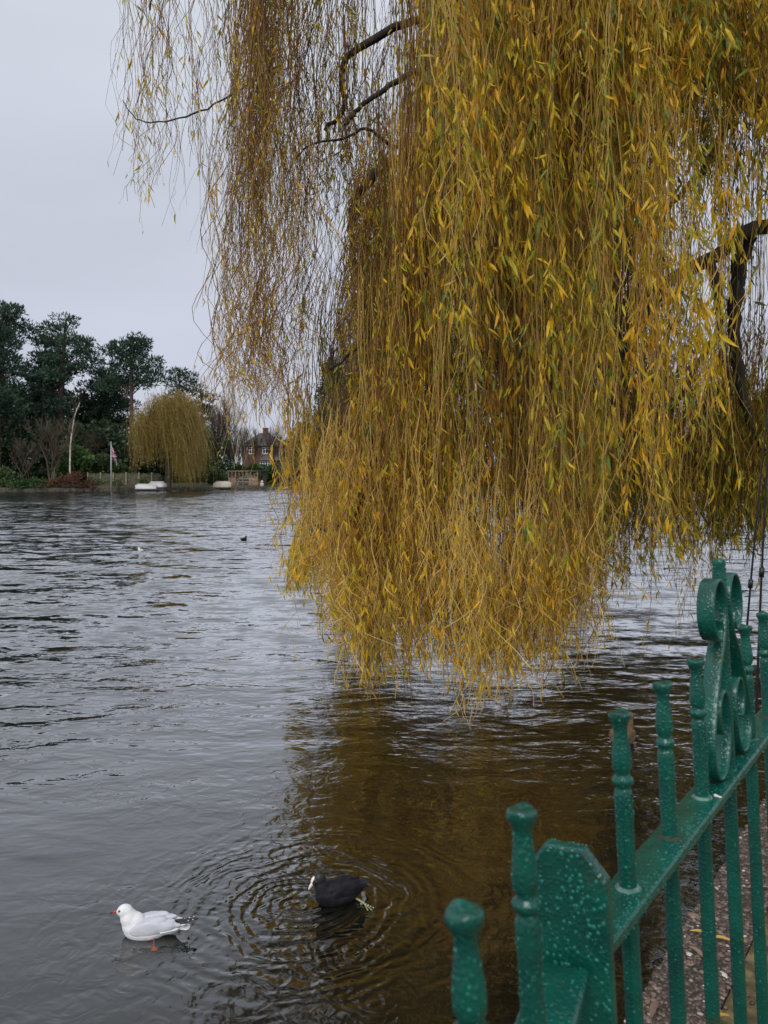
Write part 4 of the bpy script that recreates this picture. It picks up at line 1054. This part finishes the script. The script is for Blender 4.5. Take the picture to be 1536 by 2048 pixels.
upturned_boat(314, 974, 81.0, 1.8, 'white upturned boat half under the small willow, right one of the white pair', -.3)
upturned_boat(446, 974, 84.6, 1.9, 'cream upturned boat beside the wooden shelter', 2.9, (.48, .43, .34), h=.6)
def jetty():
    bm = bmesh.new(); a = W(270, 976, 79.6); b = W(330, 976, 79.6); box(bm, a.x, b.x, 79, 82, .14, .24)
    for x in np.linspace(a.x+.1, b.x-.1, 5): box(bm, x-.05, x+.05, 79.02, 79.12, -.5, .13)
    tag(obj('jetty', bm, noise_col(mat('jetty_wood', rough=.9), (.03, .026, .02), (.10, .085, .065), 5, 4), smooth=False), 'low dark wooden landing stage under the white boats', 'jetty')
jetty()

def shelter():
    Y = 86.0; p = W(485, 974, Y); zb = .42; x0 = W(457, 950, Y).x; x1 = W(515, 950, Y).x; zt = W(485, 943, Y).z
    root = thing('wooden_shelter', 'open wooden shelter of posts and low slatted sides at the water edge', 'shelter', (p.x, Y, zb))
    m = noise_col(mat('shelter_wood', rough=.85), (.16, .095, .055), (.34, .21, .13), 5, 4); m2 = noise_col(mat('pallet_wood', rough=.85), (.24, .14, .09), (.42, .28, .19), 5, 4)
    for yy in (Y, Y+2.0):
        for k in range(5):
            x = x0+(x1-x0)*k/4; bm = bmesh.new(); box(bm, x-.045, x+.045, yy-.045, yy+.045, zb-.2, zt-.003); obj('post', bm, m, root, smooth=False)
    for yy in (Y, Y+2): bm = bmesh.new(); box(bm, x0-.1, x1+.05, yy-.06, yy+.06, zt, zt+.10); obj('beam', bm, m, root, smooth=False)
    bm = bmesh.new(); box(bm, x0+(x1-x0)*.70, x1+.9, Y-.2, Y+2.2, zt+.105, zt+.14); obj('roof', bm, mat('roof_felt', (.09, .09, .10), .9), root, smooth=False)
    def panel(a, b):
        bm = bmesh.new()
        for i in range(6): z = zb+.05+i*.145; box(bm, x0+(x1-x0)*a+.05, x0+(x1-x0)*b-.05, Y-.075, Y-.048, z, z+.10)
        for q in (a+.05, (a+b)/2, b-.05): x = x0+(x1-x0)*q; box(bm, x-.04, x+.04, Y-.095, Y-.077, zb+.03, zb+.87)
        obj('slat_panel', bm, m2, root, smooth=False)
    panel(0, .25); panel(.69, 1.0)
    bm = bmesh.new(); box(bm, x1+.5, x1+.9, Y+.3, Y+.4, zb, zt+.1); obj('side_board', bm, mat('dark_board', (.03, .027, .025), .9), root, smooth=False)
    tr = thing('picnic_table', 'grey picnic table inside the open wooden shelter', 'table', ((x0+x1)/2, Y+.9, zb)); g = noise_col(mat('grey_wood', rough=.8), (.28, .29, .32), (.42, .44, .48), 6, 3)
    cx = (x0+x1)/2
    bm = bmesh.new(); box(bm, cx-.75, cx+.75, Y+.6, Y+1.2, zb+.70, zb+.75); obj('table_top', bm, g, tr, smooth=False)
    for s in (.25, 1.45): bm = bmesh.new(); box(bm, cx-.75, cx+.75, Y+s-.12, Y+s+.12, zb+.42, zb+.46); obj('bench', bm, g, tr, smooth=False)
    for s in (-.6, .6):
        bm = bmesh.new(); tube(bm, [Vector((cx+s, Y+.15, zb)), Vector((cx+s, Y+.75, zb+.69))], .04, 6); tube(bm, [Vector((cx+s, Y+1.6, zb)), Vector((cx+s, Y+1.05, zb+.69))], .04, 6); box(bm, cx+s-.035, cx+s+.035, Y+.2, Y+1.5, zb+.38, zb+.415); obj('leg', bm, g, tr, smooth=False)
    # ornament on the bank
    q = W(524, 973, 85.4); r = thing('stone_ornament', 'small pale stone figure on the grass right of the shelter', 'ornament', (q.x, 85.4, q.z-.1))
    bm = bmesh.new()
    for (rx, rz, z) in ((.22, .28, .18), (.15, .17, .50), (.16, .08, 0)):
        bmesh.ops.create_icosphere(bm, subdivisions=2, radius=1, matrix=Matrix.Translation((q.x, 85.4, q.z+z))@Matrix.Diagonal((rx, rx*.8, rz, 1)))
    obj('figure', bm, noise_col(mat('pale_stone', rough=.9), (.40, .33, .24), (.6, .52, .42), 8, 3), r)
shelter()

BR = mat('house_brick', rough=.9)
def brick():
    N, L, b = nodes(BR); tc = N.new('ShaderNodeTexCoord'); mp = N.new('ShaderNodeMapping'); mp.inputs['Rotation'].default_value = (R(90), 0, 0); L.new(tc.outputs['Object'], mp.inputs[0])
    t = N.new('ShaderNodeTexBrick'); t.inputs['Scale'].default_value = 4.2; t.inputs['Color1'].default_value = (.135, .056, .040, 1); t.inputs['Color2'].default_value = (.09, .040, .030, 1); t.inputs['Mortar'].default_value = (.14, .11, .09, 1)
    L.new(mp.outputs[0], t.inputs[0]); L.new(t.outputs[0], b.inputs['Base Color'])
brick()
def gabled(name, x0, x1, y0, y1, zb, ze, zr, root, hip=.0, wall=BR, roofc=None, ov=.35):
    bm = bmesh.new(); box(bm, x0, x1, y0, y1, zb, ze); obj('wall', bm, wall, root, smooth=False)
    bm = bmesh.new(); ym = (y0+y1)/2; hx = (x1-x0)*hip
    v = [bm.verts.new(p) for p in ((x0-ov, y0-ov, ze+.003), (x1+ov, y0-ov, ze+.003), (x1+ov, y1+ov, ze+.003), (x0-ov, y1+ov, ze+.003), (x0+hx-(ov if not hip else 0), ym, zr), (x1-hx+(ov if not hip else 0), ym, zr))]
    for f in ((0, 1, 5, 4), (2, 3, 4, 5), (1, 2, 5), (3, 0, 4), (3, 2, 1, 0)): bm.faces.new([v[i] for i in f])
    return obj('roof', bm, roofc or M['roof_tile'], root, smooth=False)
M['roof_tile'] = noise_col(mat('roof_tile', rough=.85), (.055, .048, .050), (.11, .095, .095), 3, 5, stretch=(1, 1, 6))
def window_(x0, x1, y, z0, z1, root, lights=2):
    m = mat('white_frame', (.75, .75, .76), .5); g = mat('window_glass', (.03, .035, .045), .08)
    bm = bmesh.new(); t = .10
    box(bm, x0, x1, y-.10, y-.003, z0-.12, z0); box(bm, x0, x1, y-.08, y-.003, z1, z1+t)
    n = lights
    for i in range(n+1):
        x = x0+(x1-x0)*i/n; box(bm, x-t/2, x+t/2, y-.07, y-.003, z0+.002, z1-.002)
    box(bm, x0+.06, x1-.06, y-.06, y-.004, z1-.42, z1-.36)
    f = obj('window', bm, m, root, smooth=False); bm = bmesh.new(); box(bm, x0+.05, x1-.05, y-.035, y-.006, z0+.003, z1-.003); obj('pane', bm, g, f, smooth=False)
def house():
    Y = 150; X = lambda px: W(px, 900, Y).x; Z = lambda py: W(540, py, Y).z
    zb = gz(X(530), Y)-.3; root = thing('brick_house', 'red brick house with dark tiled roof and white windows behind the hedge', 'house', (X(525), Y, zb))
    rf = gabled('main', X(484), X(562), Y, Y+8, zb, Z(892), Z(864), root, hip=.38)
    bm = bmesh.new(); box(bm, X(521), X(521)+.9, Y+3.2, Y+4.2, Z(880), Z(856)); box(bm, X(521)-.06, X(521)+.96, Y+3.14, Y+4.26, Z(856)+.002, Z(856)+.2); obj('chimney', bm, BR, rf, smooth=False)
    window_(X(525.5), X(540.5), Y, Z(907), Z(895), root, 3); window_(X(494), X(508), Y, Z(907), Z(895), root, 3)
    # ground floor bay with lean-to roof
    bm = bmesh.new(); box(bm, X(523.5), X(561), Y-2.2, Y-.004, zb, Z(921)); obj('bay', bm, BR, root, smooth=False)
    bm = bmesh.new(); v = [bm.verts.new(p) for p in ((X(521), Y-2.6, Z(921)+.004), (X(563), Y-2.6, Z(921)+.004), (X(563), Y-.005, Z(921)+.004), (X(521), Y-.005, Z(921)+.004), (X(530), Y-.005, Z(910)), (X(561), Y-.005, Z(910)))]
    for f in ((0, 1, 5, 4), (1, 2, 5), (3, 0, 4), (2, 3, 4, 5), (3, 2, 1, 0)): bm.faces.new([v[i] for i in f])
    obj('bay_roof', bm, M['roof_tile'], root, smooth=False)
    window_(X(524), X(543.5), Y-2.2, Z(934), Z(923), root, 4)
house()
def house2():
    Y = 170; X = lambda px: W(px, 900, Y).x; Z = lambda py: W(600, py, Y).z; zb = gz(X(610), Y)-.3
    root = thing('brick_house', 'second house right of the round clipped bush, mostly roof showing', 'house', (X(610), Y, zb))
    gabled('main', X(596), X(660), Y, Y+9, zb, Z(892), Z(872), root, hip=.3, wall=noise_col(mat('pale_render', rough=.9), (.35, .33, .30), (.45, .42, .38), 2, 3))
    window_(X(602), X(610), Y, Z(910), Z(899), root, 2)
house2()

# ------------------------------------------------------------ birds
def blob_mesh(name, balls, voxel, smooth_it=6, cutz=None):
    bm = bmesh.new()
    for (c, r, rot) in balls:
        Mx = Matrix.Translation(c)@Matrix.Rotation(R(rot), 4, 'Y')@Matrix.Diagonal((*r, 1))
        bmesh.ops.create_icosphere(bm, subdivisions=4, radius=1, matrix=Mx)
    me = bpy.data.meshes.new('tmp'); bm.to_mesh(me); bm.free()
    o = bpy.data.objects.new('tmp', me); col.objects.link(o)
    rm = o.modifiers.new('r', 'REMESH'); rm.mode = 'VOXEL'; rm.voxel_size = voxel
    s = o.modifiers.new('s', 'SMOOTH'); s.iterations = smooth_it; s.factor = .5
    dg = bpy.context.evaluated_depsgraph_get(); out = bpy.data.meshes.new_from_object(o.evaluated_get(dg))
    bpy.data.objects.remove(o); bpy.data.meshes.remove(me); out.name = name
    out.polygons.foreach_set('use_smooth', [True]*len(out.polygons))
    return out
M['white_feather'] = noise_col(mat('white_feather', rough=.75), (.70, .70, .72), (.82, .82, .83), 40, 4, .25, 120, bdist=.003)
M['grey_feather'] = noise_col(mat('grey_feather', rough=.7), (.50, .51, .56), (.60, .61, .66), 30, 4, .35, 90, stretch=(.4, 1, 1), bdist=.003)
M['black_feather'] = noise_col(mat('black_feather', rough=.5), (.008, .008, .010), (.020, .020, .024), 40, 4, .3, 90, bdist=.003)
M['slate_feather'] = noise_col(mat('slate_feather', rough=.75, Specular_IOR_Level=.25), (.004, .004, .006), (.016, .015, .021), 45, 4, .5, 120, stretch=(.4, 1, 1), bdist=.004)
M['red_bill'] = mat('red_bill', (.50, .06, .03), .4); M['dark_tip'] = mat('dark_tip', (.03, .015, .012), .4)
M['white_bill'] = mat('white_bill', (.80, .72, .66), .4); M['eye'] = mat('eye', (.005, .004, .004), .05)
M['orange_leg'] = mat('orange_leg', (.34, .07, .035), .5); M['green_leg'] = noise_col(mat('green_leg', rough=.5), (.28, .28, .12), (.42, .42, .24), 60, 2)
def feather_blade(bm, p0, p1, w0, w1, up=Vector((0, 0, 1)), th=.003, droop=.0, seg=8):
    """tapered pointed blade with thickness"""
    p0, p1 = Vector(p0), Vector(p1); d = (p1-p0).normalized(); s = d.cross(up).normalized(); n = s.cross(d)
    top, bot = [], []
    for i in range(seg+1):
        t = i/seg; w_ = (w0+(w1-w0)*t)*(1 if t < .75 else math.sqrt(max(0, 1-((t-.75)/.25)**2))*.97+.03)
        c = p0.lerp(p1, t)+n*droop*math.sin(t*math.pi)
        top.append([bm.verts.new(c+s*w_*k+n*th*(1-abs(k))) for k in (-1, 0, 1)]); bot.append([bm.verts.new(c+s*w_*k-n*th*.5) for k in (-1, 0, 1)])
    for i in range(seg):
        for k in (0, 1):
            bm.faces.new((top[i][k], top[i][k+1], top[i+1][k+1], top[i+1][k])); bm.faces.new((bot[i][k], bot[i+1][k], bot[i+1][k+1], bot[i][k+1]))
        bm.faces.new((top[i][0], top[i+1][0], bot[i+1][0], bot[i][0])); bm.faces.new((top[i][2], bot[i][2], bot[i+1][2], top[i+1][2]))
    bm.faces.new([top[0][0], bot[0][0], bot[0][1], bot[0][2], top[0][2], top[0][1]]); bm.faces.new([top[-1][0], top[-1][1], top[-1][2], bot[-1][2], bot[-1][1], bot[-1][0]])
def split_mat(me, fn):
    for p in me.polygons: p.material_index = fn(p.center)
def gull(loc, rot, label, group='black headed gulls in winter white', scale=1.0, foot=True):
    # x forward; body centre at the origin, water at z=0
    root = thing('gull', label, 'gull', loc, group, rot); root.scale = (scale,)*3
    me = blob_mesh('body', [((.010, 0, .030), (.098, .052, .046), 2), ((.060, 0, .045), (.055, .044, .045), -20), ((-.075, 0, .034), (.070, .034, .026), 6), ((.080, 0, .080), (.040, .036, .050), 25), ((.058, 0, .070), (.045, .036, .040), 0), ((.100, 0, .118), (.034, .0285, .0285), 0), ((.120, 0, .115), (.019, .017, .016), 10), ((-.118, 0, .036), (.045, .018, .010), 6)], .0042, 9)
    b = link_mesh('body', me, [M['white_feather'], M['grey_feather']], root, local=True)
    for s in (-1, 1):
        me = blob_mesh('wing', [((.000, s*.042, .054), (.074, .014, .034), 10), ((-.055, s*.036, .055), (.068, .014, .026), 6), ((-.092, s*.024, .057), (.060, .013, .014), 2), ((-.015, s*.022, .078), (.072, .025, .014), 10), ((-.07, s*.018, .070), (.055, .018, .012), 8)], .004, 8)
        wg = link_mesh('wing', me, M['grey_feather'], root, local=True)
        bm = bmesh.new()
        feather_blade(bm, (-.075, s*.030, .052), (-.168, s*.012, .056), .015, .008, th=.004, droop=.004)
        feather_blade(bm, (-.060, s*.040, .040), (-.140, s*.028, .046), .013, .008, th=.004)
        obj('tertial', bm, M['white_feather'], wg, local=True)
        bm = bmesh.new()
        for k in range(4): feather_blade(bm, (-.095, s*(.024-.002*k), .052+.002*k), (-.170-.017*k, s*(.006-.010*(s < 0)), .062+.0045*k), .010, .0055, th=.0028)
        obj('wing_tip', bm, M['black_feather'], wg, local=True)
        bm = bmesh.new()
        for k in range(3): bmesh.ops.create_icosphere(bm, subdivisions=1, radius=.0028, matrix=Matrix.Translation((-.158-.020*k, s*.012, .0665+.0045*k)))
        obj('wing_spot', bm, M['white_feather'], wg, local=True)
    bm = bmesh.new()
    for k in range(5): a = (k-2)*.12; feather_blade(bm, (-.115, 0, .034), (-.115-.068*math.cos(a), .068*math.sin(a), .036), .009, .011, th=.002)
    obj('tail', bm, M['white_feather'], root, local=True)
    bm = bmesh.new(); tube(bm, [(.128, 0, .1165), (.143, 0, .1145), (.155, 0, .112)], [.0072, .0052, .0036], 10, flat=.75)
    bl = obj('bill', bm, M['red_bill'], root, local=True)
    bm = bmesh.new(); tube(bm, [(.155, 0, .112), (.163, 0, .109), (.168, 0, .1055)], [.0037, .0028, .0008], 8, flat=.7); obj('bill_tip', bm, M['dark_tip'], bl, local=True)
    for s in (-1, 1):
        bm = bmesh.new(); bmesh.ops.create_uvsphere(bm, u_segments=12, v_segments=8, radius=.0046, matrix=Matrix.Translation((.117, s*.0205, .1265))); obj('eye', bm, M['eye'], root, local=True)
        bm = bmesh.new(); bmesh.ops.create_icosphere(bm, subdivisions=2, radius=1, matrix=Matrix.Translation((.098, s*.0240, .1205))@Matrix.Rotation(R(15), 4, 'Y')@Matrix.Diagonal((.0038, .0022, .0070, 1))); obj('ear_spot', bm, mat('ear_smudge', (.10, .10, .12), .8), root, local=True)
        bm = bmesh.new(); bmesh.ops.create_icosphere(bm, subdivisions=2, radius=1, matrix=Matrix.Translation((.1175, s*.0190, .1245))@Matrix.Diagonal((.0085, .0022, .0075, 1))); obj('eye_smudge', bm, mat('eye_smudge', (.22, .22, .25), .8), root, local=True)
    if foot:
        bm = bmesh.new(); tube(bm, [(-.035, .046, .014), (-.040, .070, .008), (-.044, .092, .006)], [.0028, .0024, .0026], 8); lg = obj('leg', bm, M['orange_leg'], root, local=True)
        bm = bmesh.new(); c = [bm.verts.new(p) for p in ((-.044, .090, .0045), (-.040, .118, .003), (-.054, .122, .004), (-.066, .116, .003))]; 
        bm.faces.new(c); g = bmesh.ops.extrude_face_region(bm, geom=list(bm.faces)); bmesh.ops.translate(bm, vec=(0, 0, .0025), verts=[v for v in g['geom'] if isinstance(v, bmesh.types.BMVert)])
        for q in ((-.040, .118, .005), (-.054, .122, .005), (-.066, .116, .005)): tube(bm, [(-.044, .090, .005), q], [.003, .0018], 6)
        obj('webbed_foot', bm, M['orange_leg'], lg, smooth=False, local=True)
    return root
def coot(loc, rot, label, group='coots on the pond', scale=1.0, foot=True):
    root = thing('coot', label, 'coot', loc, group, rot); root.scale = (scale,)*3
    me = blob_mesh('body', [((.000, 0, .028), (.118, .068, .052), 0), ((.060, 0, .040), (.062, .055, .048), -12), ((-.085, 0, .040), (.070, .045, .032), 8), ((.090, 0, .092), (.035, .030, .056), 14), ((.101, 0, .134), (.032, .028, .034), 10), ((.124, 0, .127), (.022, .019, .022), 30), ((.02, 0, .072), (.075, .050, .034), 2), ((-.01, 0, .060), (.085, .052, .034), 4), ((-.135, 0, .042), (.032, .022, .012), 10)], .0045, 10)
    b = link_mesh('body', me, [M['slate_feather'], M['black_feather']], root, local=True)
    split_mat(me, lambda c: 1 if (c.x > .068 and c.z > .088-.35*(c.x-.068)) or c.x < -.118 else 0)
    for s in (-1, 1):
        me = blob_mesh('wing', [((-.020, s*.048, .058), (.085, .018, .034), 6), ((-.080, s*.034, .056), (.060, .014, .020), 8), ((-.02, s*.025, .082), (.075, .026, .014), 5)], .0045, 7)
        wg = link_mesh('wing', me, M['slate_feather'], root, local=True)
        bm = bmesh.new()
        for k in range(4): feather_blade(bm, (-.085, s*(.034-.006*k), .058+.003*k), (-.150-.008*k, s*(.020-.004*k), .052+.003*k), .010, .007, th=.003)
        obj('flight_feathers', bm, M['black_feather'], wg, local=True)
    bm = bmesh.new()
    for k in range(5): a = (k-2)*.16; feather_blade(bm, (-.125, 0, .036), (-.125-.050*math.cos(a), .050*math.sin(a), .026), .008, .009, th=.002)
    obj('tail', bm, M['black_feather'], root, local=True)
    bm = bmesh.new(); tube(bm, [(.132, 0, .124), (.146, 0, .112), (.156, 0, .098), (.161, 0, .089)], [.0100, .0085, .0050, .001], 12, flat=.72)
    bl = obj('bill', bm, M['white_bill'], root, local=True)
    bm = bmesh.new(); bmesh.ops.create_uvsphere(bm, u_segments=14, v_segments=10, radius=1, matrix=Matrix.Translation((.1365, 0, .1355))@Matrix.Rotation(R(-28), 4, 'Y')@Matrix.Diagonal((.0085, .0105, .0180, 1))); obj('frontal_shield', bm, M['white_bill'], bl, local=True)
    for s in (-1, 1):
        bm = bmesh.new(); bmesh.ops.create_uvsphere(bm, u_segments=12, v_segments=8, radius=.0044, matrix=Matrix.Translation((.126, s*.0205, .131))); obj('eye', bm, mat('coot_eye', (.18, .01, .01), .05), root, local=True)
    if foot:
        bm = bmesh.new(); tube(bm, [(-.078, .042, .008), (-.090, .075, .006), (-.098, .100, .005)], [.0058, .0048, .0045], 8); lg = obj('leg', bm, M['green_leg'], root, local=True)
        bm = bmesh.new()
        for k, (ex, ey) in enumerate(((-.085, .165), (-.104, .170), (-.124, .160))):
            for q in range(4):
                f = (q+.5)/4; c = Vector((-.098, .100, .005)).lerp(Vector((ex, ey, .003)), f)
                bmesh.ops.create_icosphere(bm, subdivisions=1, radius=1, matrix=Matrix.Translation(c)@Matrix.Diagonal((.0062-.002*f, .0095, .0016, 1)))
        obj('lobed_foot', bm, M['green_leg'], lg, local=True)
    return root
gull((GULL.x+.02, GULL.y, -.004), R(183), 'white gull with red bill and black wing tips floating at lower left', scale=1.02)
coot((COOT.x+.02, COOT.y, .004), R(208), 'black coot with white bill and forehead swimming beside the ripple rings', scale=.97)
FG = G(281, 1103, 0); FC = G(488, 1081, 0)
gull((FG.x, FG.y, -.005), R(140), 'tiny white gull far out on the open water', scale=.75, foot=False)
coot((FC.x, FC.y, -.005), R(60), 'small dark coot far out on the open water', scale=.9, foot=False)
PG = G(1402, 1527, 0)
gull((PG.x, PG.y, -.005), R(250), 'pale gull on the water half hidden behind the railing scroll', scale=1.0, foot=False)
def mallard():
    p = G(1246, 1486, 0); root = thing('mallard', 'brown speckled duck seen from behind, half hidden by a railing baluster', 'duck', (p.x, p.y, 0), None, R(55))
    sp = mat('brown_plumage', rough=.8); N, L, b = nodes(sp); tc = N.new('ShaderNodeTexCoord'); v = N.new('ShaderNodeTexVoronoi'); v.inputs['Scale'].default_value = 70; L.new(tc.outputs['Object'], v.inputs[0])
    r = N.new('ShaderNodeValToRGB'); L.new(v.outputs['Distance'], r.inputs[0]); r.color_ramp.elements[0].color = (.020, .013, .008, 1); r.color_ramp.elements[1].color = (.16, .095, .045, 1); r.color_ramp.elements[1].position = .6; L.new(r.outputs[0], b.inputs['Base Color'])
    me = blob_mesh('body', [((0, 0, .045), (.16, .085, .07), 0), ((-.13, 0, .06), (.09, .05, .035), 12), ((.13, 0, .10), (.04, .035, .08), 15), ((.155, 0, .17), (.045, .035, .036), 0)], .006, 8); link_mesh('body', me, sp, root, local=True)
    for s in (-1, 1):
        me = blob_mesh('wing', [((-.02, s*.062, .075), (.12, .022, .045), 5), ((-.11, s*.04, .085), (.08, .018, .02), 8)], .006, 6); link_mesh('wing', me, sp, root, local=True)
        bm = bmesh.new(); bmesh.ops.create_uvsphere(bm, u_segments=8, v_segments=6, radius=.006, matrix=Matrix.Translation((.172, s*.03, .178))); obj('eye', bm, M['eye'], root, local=True)
    bm = bmesh.new(); tube(bm, [(.19, 0, .165), (.22, 0, .158), (.245, 0, .155)], [.014, .013, .010], 10, flat=1.3); obj('bill', bm, mat('duck_bill', (.30, .15, .03), .4), root, local=True)
    bm = bmesh.new()
    for k in range(5): a = (k-2)*.15; feather_blade(bm, (-.18, 0, .07), (-.18-.07*math.cos(a), .07*math.sin(a), .085), .012, .013, th=.002)
    obj('tail', bm, sp, root, local=True)
mallard()

# ------------------------------------------------------------ fallen leaves on the kerb and slab
lm_y = tint_mat('fallen_leaf', [(0, (.55, .33, .03)), (1, (.62, .42, .10))], .5, .2, .4); lm_b = tint_mat('withered_leaf', [(0, (.18, .11, .08)), (1, (.42, .30, .22))], .6, .2, .4)
def fallen(px, py, ln, ang, m, label, z=GZ+.014, grp='fallen willow leaves on the kerb'):
    p = G(px, py, z); bm = bmesh.new(); n = 7
    d = Vector((math.cos(ang), math.sin(ang), 0)); s = Vector((-d.y, d.x, 0)); rows = []
    for i in range(n+1):
        t = i/n; w_ = ln*.11*math.sin(math.pi*min(1, t*.94+.03))**.7; c = p+d*(t-.5)*ln+s*.05*ln*math.sin(t*3)+Vector((0, 0, .006*math.sin(t*3.1)))
        rows.append([bm.verts.new(c-s*w_+Vector((0, 0, .002))), bm.verts.new(c), bm.verts.new(c+s*w_+Vector((0, 0, .003)))])
    for i in range(n):
        for k in (0, 1): bm.faces.new((rows[i][k], rows[i+1][k], rows[i+1][k+1], rows[i][k+1]))
    me = bpy.data.meshes.new('willow_leaf'); bm.to_mesh(me); bm.free(); a = me.attributes.new('tint', 'FLOAT', 'POINT'); a.data.foreach_set('value', [random.random()]*len(me.vertices))
    me.transform(Matrix.Translation(-p)); o = link_mesh('willow_leaf', me, m); o.location = p; tag(o, label, 'leaf', grp)
fallen(1310, 2020, .085, 1.0, lm_b, 'pale narrow leaf on the kerb nearest the bottom photo edge')
fallen(1402, 1868, .07, -.5, lm_y, 'yellow leaf lying across the kerb edge between two balusters')
fallen(1442, 1880, .075, -.35, lm_y, 'broad yellow leaf on the kerb right of the narrower yellow one')
fallen(1392, 1905, .07, -1.2, lm_b, 'withered pinkish leaf on the brown pebbles')
fallen(1516, 1684, .085, .7, lm_y, 'bright yellow leaf near the right photo edge between balusters')
fallen(1516, 1776, .08, .0, lm_b, 'thin straw coloured leaf beneath the bright yellow edge leaf')
fallen(1519, 1796, .07, .9, lm_b, 'curled grey pink leaf below the thin straw leaf')
fallen(1518, 1826, .06, .1, lm_b, 'small tan leaf beside the mossy slab at the right edge')
fallen(1440, 2036, .06, .2, lm_y, 'small yellow leaf on the mossy slab at the bottom')
fallen(1482, 1886, .04, .0, lm_y, 'tiny yellow leaf scrap seen between the two rightmost balusters')
# white speck of bird dropping on the rail
q = pt(*far_frame, 2.08*SP, .001, -.014); bm = bmesh.new()
for k in range(4): bmesh.ops.create_icosphere(bm, subdivisions=2, radius=1, matrix=Matrix.Translation(q+Vector((random.gauss(0, .002), random.gauss(0, .002), .0005)))@Matrix.Diagonal((.0024, .002, .0012, 1)))
tag(obj('bird_dropping', bm, mat('dropping', (.7, .68, .62), .6)), 'small white bird dropping on the green rail beside the scrolls', 'dropping')
